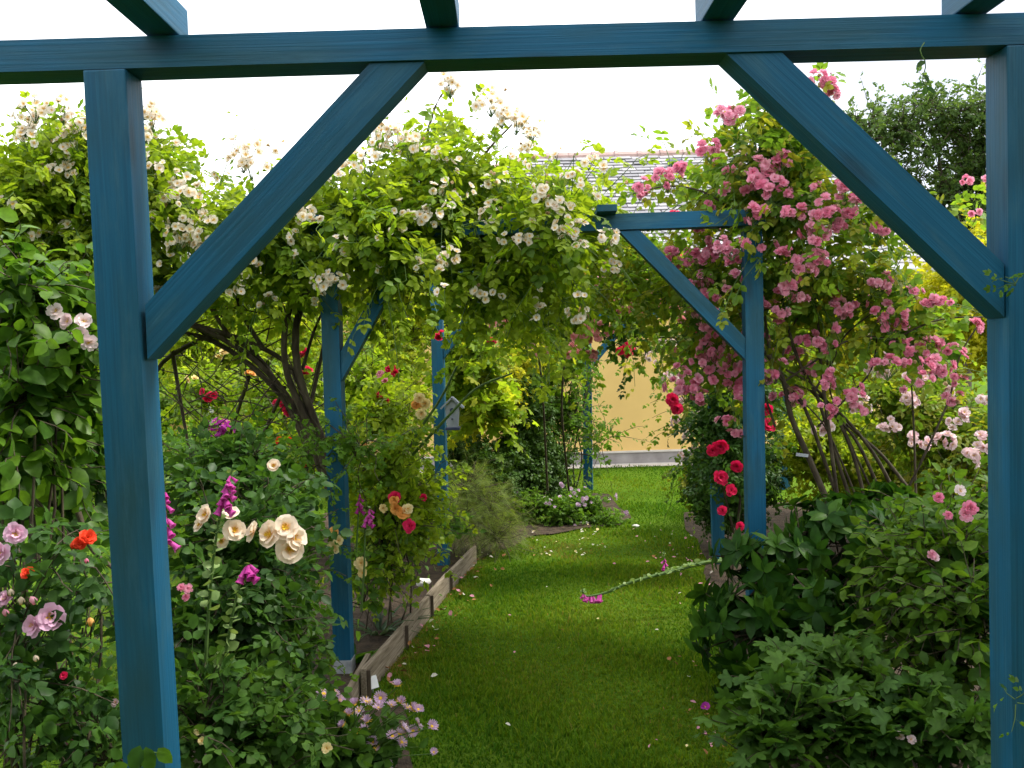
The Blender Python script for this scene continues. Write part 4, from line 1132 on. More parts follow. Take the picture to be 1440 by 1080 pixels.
# ------------------------------------------------------------------ cream rambler over the arches
STALK = []
cream = thing('rambling_rose', 'large cream white rambling rose arching over the second blue arch', 'climbing rose', at(470, 690, 4.7) * [1, 1, 0], None)
cb = [B(640, 290, 4.5, 140, 100, .5, 128), B(510, 315, 4.4, 130, 100, .5, 128), B(380, 345, 4.4, 120, 95, .5, 109), B(270, 335, 4.4, 90, 105, .45, 85), B(750, 340, 4.6, 105, 90, .45, 93), B(690, 400, 4.5, 120, 65, .4, 81),
      B(560, 350, 4.2, 120, 60, .3, 70), B(420, 380, 4.7, 120, 45, .35, 43), B(815, 335, 4.9, 60, 70, .3, 35), B(600, 230, 4.6, 90, 50, .35, 39), B(760, 425, 5.0, 90, 45, .3, 39), B(330, 390, 4.8, 90, 50, .3, 35), B(775, 322, 4.15, 75, 34, .12, 40), B(840, 275, 5.0, 50, 30, .2, 7)]
cpoly, cl_ = shoots(cb, L=(.22, .5), K=5, size=(.088, .135), up=.55, droop=.3)
SKIN = leaf_front(cl_)
leaf_parts(cream, cl_, 'rose', MAT['rambler'], 300, 'rose_fine')
twig_part(cream, [cpoly], MAT['green_stem'], .003, .0015)
CANES = [
    [(462, 690, 4.75), (452, 640, 4.72), (430, 600, 4.7), (395, 545, 4.65), (350, 500, 4.6), (290, 465, 4.5), (235, 448, 4.4), (190, 430, 4.4)],
    [(458, 680, 4.75), (440, 630, 4.75), (410, 575, 4.7), (360, 520, 4.65), (300, 480, 4.6), (250, 468, 4.5), (200, 470, 4.45)],
    [(470, 680, 4.7), (440, 610, 4.62), (405, 530, 4.55), (400, 470, 4.5), (412, 430, 4.5), (440, 405, 4.5)],
    [(475, 690, 4.78), (445, 600, 4.7), (410, 520, 4.7), (370, 490, 4.65), (320, 470, 4.55), (270, 455, 4.5)],
    [(470, 660, 4.7), (430, 560, 4.6), (416, 500, 4.55), (420, 440, 4.55), (450, 390, 4.55), (520, 370, 4.5), (580, 385, 4.5), (640, 410, 4.5), (690, 440, 4.6)],
    [(440, 640, 4.8), (400, 560, 4.85), (360, 500, 4.8), (310, 470, 4.8), (240, 500, 4.8), (215, 530, 4.8)],
    [(425, 520, 4.6), (440, 470, 4.6), (455, 430, 4.65), (460, 380, 4.7)],
    [(432, 590, 4.7), (452, 500, 4.75), (462, 440, 4.75), (475, 370, 4.8)],
    [(370, 490, 4.65), (340, 440, 4.6), (330, 390, 4.6), (335, 330, 4.6)],
    [(320, 470, 4.55), (290, 420, 4.5), (270, 360, 4.5)],
    [(300, 480, 4.6), (255, 440, 4.55), (240, 390, 4.5)],
    [(400, 545, 4.65), (375, 600, 4.9), (350, 660, 5.0), (335, 700, 5.0)],
    [(350, 530, 4.7), (320, 620, 5.0), (290, 690, 5.0)],
    [(240, 480, 4.8), (260, 600, 4.8), (278, 690, 4.8)],
    [(560, 385, 4.6), (545, 340, 4.6), (560, 280, 4.6), (590, 220, 4.6), (612, 150, 4.6), (632, 118, 4.6)],
    [(590, 390, 4.6), (640, 300, 4.6), (680, 220, 4.6), (720, 175, 4.6)],
    [(500, 340, 4.6), (495, 270, 4.6), (520, 200, 4.6)],
]
for i, c in enumerate(CANES):
    r = .02 if i < 6 else .011
    cane(cream, c, r * random.uniform(.8, 1.15), r * (.5 if i < 6 else .4))
# brush of fine dead twigs under the canopy
tw = []
for k in range(90):
    a = at(random.uniform(240, 450), random.uniform(420, 600), random.uniform(4.5, 5.0))
    d = nrm(np.array([random.uniform(-1, .4), random.uniform(-.3, .3), random.uniform(-.6, .9)])) * random.uniform(.15, .4)
    tw.append(spline([a, a + d * .5 + RNG.normal(size=3) * .03, a + d], 6))
twig_part(cream, [np.array(tw)], MAT['bark'], .004, .0015, 'dead_twigs', 4)
for px, py, Y, n, r in ((465, 393, 4.15, 16, 21), (628, 360, 4.1, 7, 15), (680, 412, 4.15, 5, 14), (690, 300, 4.15, 6, 14), (340, 212, 4.25, 12, 26), (352, 230, 4.3, 8, 20), (250, 325, 4.15, 11, 24), (268, 275, 4.15, 9, 22), (262, 345, 4.15, 9, 20), (240, 255, 4.15, 8, 22),
                    (352, 372, 4.15, 5, 16), (632, 118, 4.6, 13, 17), (690, 140, 4.6, 14, 20), (705, 162, 4.6, 9, 16), (725, 168, 4.6, 11, 18), (747, 178, 4.6, 13, 18), (742, 200, 4.6, 8, 14), (530, 188, 4.55, 12, 22), (560, 190, 4.6, 10, 22), (575, 205, 4.5, 7, 18),
                    (640, 268, 4.15, 8, 20), (520, 225, 4.3, 7, 20), (760, 262, 4.5, 10, 22), (785, 290, 4.5, 11, 20), (805, 318, 4.5, 9, 20), (850, 332, 4.6, 7, 16), (735, 338, 4.25, 6, 15), (600, 300, 4.15, 5, 16), (375, 425, 4.3, 4, 16), (292, 345, 4.15, 8, 20),
                    (222, 305, 4.15, 7, 18), (755, 440, 4.55, 4, 13), (430, 300, 4.2, 6, 18), (400, 260, 4.25, 7, 20), (440, 220, 4.4, 6, 18), (380, 300, 4.2, 6, 20), (812, 440, 4.7, 5, 14), (700, 250, 4.3, 5, 16), (860, 370, 4.8, 5, 15), (230, 200, 4.5, 6, 20), (325, 405, 4.2, 3, 14)):
    cluster(cream, 'white', px, py, Y, n + 3, r * 1.3, .0215, STALK, 'white', max(1, n // 6), skin=SKIN)
for k in range(80):
    cluster(cream, 'white', random.uniform(220, 860), random.uniform(200, 420), 4.3, random.randint(2, 4), 15, .02, STALK, skin=SKIN)
twig_part(cream, [np.array(STALK)], MAT['green_stem'], .0016, .001, 'flower_stalks')
# tall thin shoots above the canopy
sh = [px_path([(555, 300, 4.6), (600, 200, 4.6), (622, 135, 4.6)], 8), px_path([(620, 310, 4.6), (680, 230, 4.6), (742, 190, 4.6)], 8), px_path([(600, 300, 4.6), (650, 215, 4.6), (690, 150, 4.6)], 8), px_path([(300, 330, 4.4), (310, 260, 4.4), (342, 165, 4.4)], 8), px_path([(780, 330, 4.6), (790, 260, 4.6), (812, 212, 4.6)], 8)]
twig_part(cream, [np.array(sh)], MAT['green_stem'], .004, .0015, 'tall_shoots', 4)
for path in sh:
    for k in (4, 5, 6, 7):
        if RNG.random() < .8:
            link('leaf', proto_mesh('rose_fine', MAT['rambler']), cream, frame(path[k], (random.choice((-1, 1)), random.uniform(-.5, .5), random.uniform(-.2, .5)), (0, -.4, 1), random.uniform(.06, .09)))

STALK = []
cream2 = thing('rambling_rose', 'cream white rose shrub behind the left edge of the front left post', 'climbing rose', at(60, 600, 4.0) * [1, 1, 0])
cb2 = [B(60, 285, 4.0, 80, 70, .45, 150), B(130, 260, 4.1, 80, 70, .45, 150), B(20, 330, 4.0, 70, 80, .4, 110), B(110, 370, 4.2, 80, 80, .4, 130), B(190, 250, 4.3, 50, 60, .35, 90), B(60, 450, 4.4, 90, 70, .4, 130), B(180, 400, 4.5, 50, 100, .4, 120)]
p2, l2 = shoots(cb2, L=(.2, .4), K=6, size=(.08, .115), up=.6, droop=.25)
SKIN = leaf_front(l2)
leaf_parts(cream2, l2, 'rose', MAT['rambler'], 120, 'rose_fine')
twig_part(cream2, [p2], MAT['green_stem'], .003, .0015)
for px, py, n, r in ((30, 165, 9, 24), (45, 150, 9, 20), (85, 152, 8, 20), (35, 190, 6, 20), (105, 190, 8, 20), (90, 205, 6, 18), (200, 148, 8, 18), (212, 165, 8, 18), (202, 190, 7, 16), (195, 215, 6, 16), (70, 245, 5, 18), (100, 240, 5, 16), (5, 285, 5, 16), (110, 170, 7, 20), (60, 330, 4, 18), (100, 318, 4, 16), (120, 390, 4, 18), (215, 235, 6, 16)):
    cluster(cream2, 'white', px, py, 4.0 + random.uniform(-.1, .1), n + 3, r * 1.2, .02, STALK, 'white', 3, skin=SKIN)
twig_part(cream2, [np.array(STALK)], MAT['green_stem'], .0016, .001, 'flower_stalks')
for c in ([(60, 700, 4.2), (70, 500, 4.1), (50, 330, 4.0), (45, 200, 4.0)], [(90, 700, 4.2), (120, 480, 4.2), (110, 300, 4.1), (100, 200, 4.0)], [(30, 640, 4.3), (10, 420, 4.2), (60, 272, 4.0), (120, 240, 4.0)], [(150, 700, 4.4), (180, 420, 4.4), (200, 250, 4.2), (205, 180, 4.1)]):
    cane(cream2, c, .009, .003)

# ------------------------------------------------------------------ pink rambler on the right
STALK = []
pink = thing('rambling_rose', 'pink rambling rose with a fan of bare canes right of the second arch', 'climbing rose', at(1190, 720, 4.6) * [1, 1, 0])
pb = [B(1060, 225, 4.4, 60, 60, .35, 46), B(1110, 290, 4.35, 85, 65, .35, 62), B(1190, 320, 4.4, 75, 60, .35, 26), B(1015, 400, 4.7, 50, 80, .3, 46), B(1130, 400, 4.45, 100, 70, .35, 51), B(1230, 430, 4.5, 100, 80, .35, 43), B(1010, 505, 4.9, 45, 60, .3, 35),
      B(1290, 480, 4.6, 90, 60, .35, 46), B(940, 415, 5.0, 60, 45, .3, 34), B(1110, 210, 4.5, 60, 50, .3, 40), B(1030, 285, 4.6, 40, 55, .25, 34), B(890, 385, 5.2, 70, 40, .25, 34), B(945, 255, 4.9, 60, 18, .1, 8), B(1090, 480, 4.7, 45, 70, .3, 36), B(1350, 330, 5.2, 60, 40, .3, 8)]
pp_, pl_ = shoots(pb, L=(.2, .5), K=5, size=(.095, .14), up=.5, droop=.35)
SKIN = leaf_front(pl_)
leaf_parts(pink, pl_, 'rose', MAT['pink_leaf'], 260, 'rose_fine')
twig_part(pink, [pp_], MAT['green_stem'], .003, .0015)
for i, c in enumerate([
    [(1170, 720, 4.5), (1140, 650, 4.5), (1112, 585, 4.5), (1100, 530, 4.5), (1065, 480, 4.5), (1040, 440, 4.5)],
    [(1185, 720, 4.6), (1160, 650, 4.55), (1130, 570, 4.5), (1090, 520, 4.5), (1075, 440, 4.5), (1070, 350, 4.5), (1050, 260, 4.5)],
    [(1200, 715, 4.6), (1175, 640, 4.6), (1150, 560, 4.55), (1120, 500, 4.5), (1100, 420, 4.5), (1095, 330, 4.5), (1090, 230, 4.5)],
    [(1220, 720, 4.65), (1200, 640, 4.6), (1170, 575, 4.6), (1140, 540, 4.55), (1105, 520, 4.5)],
    [(1245, 710, 4.7), (1210, 630, 4.6), (1180, 590, 4.6), (1140, 550, 4.55)],
    [(1262, 700, 4.7), (1230, 640, 4.65), (1190, 590, 4.6), (1150, 555, 4.6), (1115, 540, 4.55)],
    [(1280, 690, 4.7), (1240, 640, 4.7), (1200, 605, 4.65), (1160, 570, 4.6)],
    [(1180, 720, 4.55), (1165, 600, 4.5), (1155, 520, 4.5), (1150, 450, 4.5), (1140, 370, 4.5)],
    [(1105, 535, 4.5), (1150, 505, 4.45), (1190, 480, 4.4), (1230, 473, 4.4), (1300, 490, 4.4)],
    [(1145, 550, 4.5), (1170, 510, 4.5), (1190, 470, 4.5), (1240, 430, 4.5)],
    [(1270, 700, 4.6), (1300, 640, 4.5), (1335, 560, 4.5), (1350, 500, 4.5), (1380, 450, 4.5)],
    [(1288, 700, 4.6), (1285, 600, 4.6), (1280, 510, 4.6)],
    [(1090, 540, 4.5), (1110, 470, 4.5), (1140, 420, 4.5), (1190, 370, 4.4), (1230, 350, 4.4)],
    [(1250, 480, 4.4), (1320, 450, 4.4), (1400, 445, 4.4)],
    [(1150, 600, 4.55), (1190, 560, 4.5), (1225, 520, 4.5), (1235, 460, 4.5)],
    [(1090, 600, 4.6), (1060, 500, 4.6), (1060, 400, 4.6), (1040, 290, 4.6)],
    [(1060, 330, 4.5), (1000, 275, 4.5), (940, 262, 4.7), (880, 275, 4.9)],
    [(1235, 710, 4.7), (1190, 610, 4.62), (1165, 540, 4.55), (1165, 470, 4.5)],
    [(1210, 715, 4.6), (1188, 660, 4.55), (1160, 600, 4.5), (1125, 560, 4.5)],
]):
    r = .017 if i == 0 else (.0105 if i < 8 else .0065)
    cane(pink, c, r, r * .5)
for px, py, n, r, Y in ((1085, 262, 14, 26, 4.05), (1145, 318, 12, 24, 4.0), (1070, 240, 8, 20, 4.05), (1020, 160, 6, 15, 4.2), (1035, 165, 5, 14, 4.2), (1100, 228, 8, 20, 4.05), (1240, 398, 7, 18, 3.95), (1255, 448, 13, 25, 3.95), (1300, 490, 9, 22, 4.0), (1138, 368, 9, 20, 4.05), (1112, 408, 6, 16, 4.1),
                     (1000, 210, 7, 16, 4.3), (1185, 432, 7, 18, 4.1), (985, 440, 8, 18, 4.35), (1000, 500, 11, 26, 4.35), (965, 540, 11, 24, 4.5), (1030, 345, 8, 18, 4.2), (1320, 512, 6, 18, 4.1), (1250, 515, 7, 18, 4.2), (1195, 560, 6, 18, 4.3), (1110, 560, 9, 20, 4.1), (1080, 520, 8, 20, 4.15), (1095, 440, 6, 14, 4.15), (1165, 125, 7, 14, 4.4), (1150, 110, 5, 12, 4.4),
                     (1125, 85, 5, 12, 4.4), (1345, 560, 3, 12, 4.2), (1190, 265, 8, 20, 4.3), (1200, 290, 6, 16, 4.3), (980, 370, 8, 20, 4.4), (985, 400, 8, 18, 4.4), (1000, 350, 6, 15, 4.35), (1165, 300, 5, 14, 4.1), (1120, 300, 6, 16, 4.05), (1060, 300, 6, 15, 4.05), (940, 365, 6, 18, 4.7), (900, 260, 6, 18, 4.8), (940, 250, 7, 18, 4.7), (990, 470, 8, 20, 4.4), (1025, 530, 8, 20, 4.3),
                     (900, 560, 3, 12, 4.6), (880, 567, 3, 10, 4.6), (1310, 330, 4, 14, 5.0), (1240, 320, 4, 14, 4.6), (1370, 345, 3, 12, 5.0), (1060, 470, 5, 15, 4.2), (1160, 480, 5, 18, 4.2), (1280, 410, 3, 14, 4.2)):
    cluster(pink, 'pink', px, py, Y, int(n * 1.35) + 1, r * 1.3, .026, STALK, 'pink', max(1, n // 6), depth=.5, skin=SKIN)
twig_part(pink, [np.array(STALK)], MAT['green_stem'], .0018, .001, 'flower_stalks')
for k in range(95):
    cluster(pink, 'pink', random.uniform(960, 1390), random.uniform(230, 660), 4.2, random.randint(2, 6), 15, .024, skin=SKIN, depth=.5)
link('cane_tag', bm_mesh('cane_tag', box_bm(-.03, .03, -.002, .002, -.008, .008, .001), MAT['metal']), pink, Matrix.Translation(at(1128, 640, 4.42)) @ Matrix.Rotation(.15, 4, 'Y'))

# ------------------------------------------------------------------ other climbers on the far arches
STALK = []
sal = thing('climbing_rose', 'dusky salmon pink climbing rose hanging below the canopy between far arches', 'climbing rose', at(840, 700, 7.2) * [1, 1, 0])
sb = [B(800, 395, 6.2, 80, 60, .3, 66), B(870, 390, 6.3, 70, 60, .3, 60), B(940, 390, 6.2, 70, 55, .3, 50), B(790, 435, 6.4, 70, 40, .25, 40), B(885, 420, 6.6, 55, 36, .25, 30), B(730, 425, 6.4, 60, 36, .25, 36), B(985, 480, 6.3, 32, 50, .2, 30)]
sp, sl_ = shoots(sb, L=(.2, .4), K=6, size=(.085, .12), up=.2, droop=.5)
SKIN = leaf_front(sl_)
leaf_parts(sal, sl_, 'rose', MAT['rambler']); twig_part(sal, [sp], MAT['green_stem'], .003, .0015)
for px, py, n, r in ((840, 465, 8, 20), (850, 400, 7, 18), (810, 440, 6, 16), (800, 490, 6, 16), (835, 500, 4, 12), (870, 430, 8, 20), (910, 430, 7, 18), (930, 410, 7, 18), (760, 490, 5, 14), (900, 390, 6, 16), (820, 470, 6, 16), (950, 440, 6, 16), (740, 450, 4, 14), (780, 380, 5, 18), (960, 500, 7, 16), (700, 455, 4, 14)):
    cluster(sal, 'salmon', px, py, 5.9, n + 2, r * 1.1, .03, None, depth=.5, skin=SKIN)
for c in ([(800, 690, 7.6), (790, 560, 7.2), (810, 460, 6.6), (880, 420, 6.3)], [(770, 690, 7.6), (760, 520, 7.0), (740, 450, 6.6)]): cane(sal, c, .01, .005)

STALK = []
redc = thing('climbing_rose', 'crimson red climbing rose on the right post of the third arch', 'climbing rose', at(1030, 760, 6.2) * [1, 1, 0])
rb_ = [B(1008, 600, 6.3, 32, 70, .2, 60), B(1030, 640, 6.1, 45, 80, .25, 90), B(985, 460, 6.1, 40, 34, .2, 30), B(1040, 560, 6.2, 40, 70, .3, 90), B(880, 480, 6.3, 24, 22, .12, 12)]
rp, rl_ = shoots(rb_, L=(.15, .35), K=6, size=(.08, .11), up=.3, droop=.4)
leaf_parts(redc, rl_, 'rose', MAT['rose_dark']); twig_part(redc, [rp], MAT['green_stem'], .003, .0015)
for px, py, s in ((1013, 628, .05), (1002, 634, .04), (1036, 656, .04), (1013, 672, .05), (1028, 690, .04), (1016, 718, .032), (1040, 740, .03), (1080, 598, .05), (1078, 575, .04), (945, 562, .045), (952, 575, .04), (1066, 545, .04)):
    flower(redc, 'red', at(px, py, 5.6), (random.uniform(-.4, .3), -1, random.uniform(-.1, .5)), s)
for px, py, n, r in ((882, 490, 8, 15), (960, 365, 5, 12), (818, 375, 6, 16), (950, 300, 3, 10), (975, 455, 4, 12)): cluster(redc, 'red', px, py, 5.6, n, r, .03, None, 'red', 1)
for px, py in ((750, 425), (690, 480), (620, 470), (820, 350), (740, 300), (860, 345)): cluster(redc, 'red', px, py, 5.3, 2, 7, .026)
for c in ([(1030, 800, 6.2), (1040, 680, 6.1), (1010, 560, 6.1), (960, 480, 6.1), (890, 480, 6.2)], [(1045, 800, 6.2), (1020, 700, 6.0), (1000, 620, 5.9)]): cane(redc, c, .01, .004)
pale2 = plant('climbing_rose', 'small flowered pale pink climber in front of the ochre wall by the red roses', 'climbing rose',
      [B(972, 580, 7.0, 20, 60, .15, 34), B(982, 650, 7.0, 18, 50, .15, 30), B(962, 515, 7.2, 28, 28, .15, 20)], 'rose', 'pink_leaf', L=(.15, .4), size=(.07, .1), droop=.5, up=.2)
for px, py, n, r in ((940, 560, 8, 14), (935, 590, 7, 12), (950, 610, 7, 13), (960, 630, 6, 12), (925, 480, 8, 16), (945, 640, 5, 10), (930, 530, 6, 14), (970, 580, 6, 14), (905, 500, 5, 14), (980, 610, 5, 14)):
    cluster(pale2, 'pale', px + 14, py, 6.75, n, r, .024)
plant('box_bush', 'dark rounded clipped bush on the lawn edge under the crimson roses', 'bush',
      [B(1010, 690, 6.9, 50, 70, .4, 420), B(1050, 670, 6.8, 60, 90, .4, 350)], 'spray', 'yew', L=(.06, .14), size=(0.071, 0.106), twigs=False)

# bare-stemmed climber on the left post of the far arch
farc = thing('climbing_rose', 'thin leaved climber with bare stems on the left post of the farthest arch', 'climbing rose', at(810, 690, 9.4) * [1, 1, 0])
fb = [B(782, 510, 9.4, 50, 45, .3, 130), B(828, 530, 9.6, 20, 40, .1, 9), B(812, 480, 9.4, 30, 25, .2, 16), B(845, 620, 9.3, 30, 50, .2, 18), B(790, 580, 9.4, 45, 50, .3, 110), B(905, 468, 9.0, 22, 14, .15, 10)]
fp, fl_ = shoots(fb, L=(.2, .5), K=6, size=(.08, .11), up=.2)
leaf_parts(farc, fl_, 'rose', MAT['mid']); twig_part(farc, [fp], MAT['bark'], .004, .002)
for k in range(12):
    x = random.uniform(770, 815); cane(farc, [(x, 700, 9.3), (x + random.uniform(-8, 14), 640, 9.3), (x + random.uniform(-10, 30), 560, 9.35), (x + random.uniform(-20, 40), 500, 9.4)], .009, .004, n=10, sides=5)
for px, py in ((775, 600), (790, 640)):
    cane(farc, [(px, py, 9.3), (px + 25, py - 2, 9.3), (px + 50, py + 3, 9.3)], .007, .005, n=6, sides=5)

# ------------------------------------------------------------------ left bed
def stems_to_ground(root, blobs, n, r=.006, mat=None):
    for k in range(n):
        b = blobs[k % len(blobs)]
        top = b[0] + nrm(RNG.normal(size=3)) * b[1] * .5
        g = np.array([root.location.x + random.uniform(-.2, .2), root.location.y + random.uniform(-.15, .15), 0])
        path = spline([g, g * .7 + top * .3 + RNG.normal(size=3) * .05, g * .3 + top * .7 + RNG.normal(size=3) * .06, top], 12)
        v, f = tubes(path, r, r * .5, 5); link('stem', tri_mesh('stem', v, f, mat or MAT['bark'], smooth=True), root)

ab = [B(360, 790, 3.15, 65, 50, .3, 36), B(320, 760, 3.2, 70, 60, .3, 40), B(385, 715, 3.5, 45, 60, .3, 32), B(350, 670, 3.7, 80, 45, .3, 46), B(355, 870, 3.1, 65, 60, .3, 40), B(310, 860, 3.0, 70, 70, .3, 50), B(395, 925, 3.4, 34, 50, .2, 22), B(280, 670, 3.8, 55, 40, .3, 26)]
apr = plant('rose_bush', 'rose bush with large apricot and cream blooms behind the front left post', 'rose bush', ab, 'rose3', 'rose_dark', single=300, hi='rose_fine', L=(.12, .26), size=(.075, .12), up=.6, K=5, loc=(at(390, 900, 3.2) * [1, 1, 0]))
stems_to_ground(apr, ab, 12, .007)
for px, py, s, f in ((408, 772, .068, (.35, -1, .1)), (402, 742, .062, (.1, -1, .5)), (380, 752, .062, (-.5, -.8, .4)), (415, 757, .055, (.9, -.6, .3)), (358, 748, .05, (-.8, -.4, .5)), (330, 746, .052, (.4, -.8, .4)), (324, 722, .042, (.2, -.6, .9)), (290, 724, .045, (-.4, -.9, .4)), (282, 738, .04, (-.6, -.6, .5)), (385, 655, .03, (.1, -1, .3)), (312, 760, .035, (0, -1, -.3))):
    flower(apr, 'apricot', at(px, py, 2.85), f, s * .72)

yb = [B(545, 660, 4.9, 50, 70, .25, 50), B(550, 735, 5.0, 50, 58, .3, 64), B(530, 795, 4.9, 30, 44, .2, 30), B(575, 690, 5.3, 40, 65, .3, 60), B(560, 755, 5.2, 34, 38, .2, 30), B(545, 590, 5.2, 55, 60, .3, 60)]
yel = plant('rose_bush', 'rose bush with yellow, orange and crimson blooms between second and third left posts', 'rose bush', yb, 'rose', 'rambler', single=120, hi='rose_fine', L=(.15, .35), size=(.08, .12), up=.5)
stems_to_ground(yel, yb, 8)
for kind, px, py, s, Y in (('yellow', 524, 622, .03, 4.35), ('yellow', 515, 636, .03, 4.35), ('yellow', 528, 632, .034, 4.35), ('orange', 512, 626, .022, 4.35), ('yellow', 598, 568, .036, 4.9), ('yellow', 590, 560, .034, 4.9), ('yellow', 593, 582, .032, 4.9), ('orange', 585, 570, .03, 4.9),
                      ('orange', 557, 716, .032, 4.5), ('orange', 566, 722, .036, 4.5), ('orange', 554, 704, .026, 4.5), ('yellow', 574, 716, .03, 4.5), ('red', 576, 740, .036, 4.5), ('red', 555, 700, .034, 4.55), ('yellow', 508, 792, .034, 4.3), ('yellow', 510, 806, .026, 4.3), ('yellow', 470, 770, .036, 4.1), ('yellow', 476, 760, .026, 4.1), ('orange', 470, 748, .024, 4.1), ('red', 595, 700, .022, 5.0), ('yellow', 572, 640, .024, 4.9), ('yellow', 538, 715, .024, 4.6)):
    flower(yel, kind, at(px, py, Y), (random.uniform(-.3, .5), -1, random.uniform(0, .6)), s)
for c in ([(545, 690, 5.0), (580, 620, 4.95), (620, 560, 4.9), (650, 500, 4.85), (665, 475, 4.85)], [(540, 690, 5.0), (530, 640, 5.0), (520, 610, 5.0)], [(580, 640, 5.0), (640, 575, 4.9), (672, 545, 4.9), (720, 525, 5.0)]): cane(yel, c, .009, .005, MAT['green_stem'])

rdb = [B(410, 560, 5.6, 70, 80, .3, 70), B(300, 560, 5.8, 60, 60, .3, 50), B(440, 640, 5.2, 36, 50, .3, 44), B(520, 540, 5.8, 40, 80, .3, 56)]
rdr = plant('rose_bush', 'tall rose bush with small crimson blooms behind the tangle of bare canes', 'rose bush', rdb, 'rose', 'rambler', L=(.15, .4), size=(.08, .115))
for px, py, n, r, k in ((402, 565, 6, 14, 'red'), (408, 578, 4, 9, 'red'), (292, 552, 4, 10, 'red'), (428, 497, 2, 6, 'red'), (432, 522, 2, 6, 'red'), (437, 655, 3, 8, 'scarlet'), (400, 620, 3, 8, 'scarlet'), (552, 520, 3, 8, 'red'), (535, 560, 3, 10, 'red'), (435, 668, 3, 8, 'red'), (540, 530, 2, 8, 'pink'), (380, 645, 2, 8, 'scarlet'), (350, 530, 2, 8, 'orange'), (270, 530, 3, 10, 'yellow'), (310, 500, 3, 12, 'yellow')):
    cluster(rdr, k, px, py, 5.1, n, r, .028)
cle = plant('clematis', 'purple clematis flowering low beyond the canes near the white window', 'clematis', [B(305, 620, 6.6, 40, 30, .2, 60)], 'leaf1', 'mid', L=(.1, .2), size=(.05, .08))
cluster(cle, 'purple', 308, 600, 6.3, 22, 22, .035, None, flat=.5)

# fine grey-green growth at the foot of the second post
plant('wispy_shrub', 'fine leaved wispy green shrub around the foot of the second left post', 'shrub', [B(505, 640, 4.3, 26, 40, .1, 26), B(410, 780, 4.1, 32, 80, .2, 60), B(415, 890, 4.1, 24, 60, .2, 36), B(436, 650, 4.15, 20, 50, .1, 20)], 'spray', 'mid', L=(.15, .35), size=(.06, .1), single=40)
fen = plant('fennel', 'feathery pale green fennel flopping over the lawn past the board edging', 'herb', [B(680, 720, 7.0, 45, 45, .25, 110), B(655, 690, 7.0, 40, 55, .25, 90), B(695, 755, 6.9, 42, 28, .2, 80), B(645, 735, 6.8, 32, 50, .2, 80)], 'frond', 'fern', L=(.2, .45), size=(.12, .2), up=.8, droop=.5)
plant('leafy_perennial', 'low mixed green leaves along the edging boards beside the third post', 'perennial', [B(525, 800, 4.9, 36, 45, .2, 50), B(565, 780, 5.4, 34, 35, .2, 40), B(512, 850, 4.65, 20, 32, .1, 16), B(630, 750, 6.4, 24, 30, .15, 30)], 'leaf', 'mid', single=80, L=(.12, .3), size=(.04, .07), up=.8, loc=(at(560, 850, 4.9) * [1, 1, 0]))

def strap_plant(name, label, cat, px, py, Y, n, L, mat, proto='strap', spread=.8, single=True):
    g = at(px, py, Y); g = np.array([g[0], g[1], 0.0])
    root = thing(name, label, cat, g)
    for k in range(n):
        a = random.uniform(0, 6.28); e = random.uniform(.35, 1.2)
        d = Vector((math.cos(a) * spread, math.sin(a) * spread, e)).normalized()
        s = L * random.uniform(.7, 1.15)
        link('leaf', proto_mesh(proto, MAT[mat]), root, frame(g + np.array([math.cos(a), math.sin(a), 0]) * .03, d, (-math.cos(a) * e, -math.sin(a) * e, spread), s))
    return root
strap_plant('iris_clump', 'clump of grey green strap leaves just behind the edging boards', 'iris', 528, 792, 5.0, 30, .27, 'iris')
strap_plant('hosta', 'broad ribbed leaf clump spilling over the near edging board', 'hosta', 496, 880, 4.55, 12, .17, 'broad', 'leaf_fine', .8)

# mound of lilac daisies below the far arch
lm = [B(790, 722, 8.1, 46, 28, .25, 150), B(850, 742, 8.0, 32, 20, .2, 110), B(740, 715, 8.2, 40, 28, .25, 120), B(820, 712, 8.2, 36, 24, .2, 90)]
lil = plant('daisy_mound', 'low mound of lilac daisies beside the foot of the far arch', 'flowers', lm, 'spray', 'mid', L=(.08, .2), size=(.07, .11), loc=(at(810, 740, 8.1) * [1, 1, 0]))
scatter_flowers(lil, 'lilac', lm, 22, .02, (.2, -.8, .7))
for px, py, n in ((808, 690, 5), (822, 702, 7), (815, 712, 5), (880, 720, 4), (865, 700, 4), (790, 680, 4), (772, 705, 4)): cluster(lil, 'lilac', px, py, 7.8, n - 1, 7, .021)

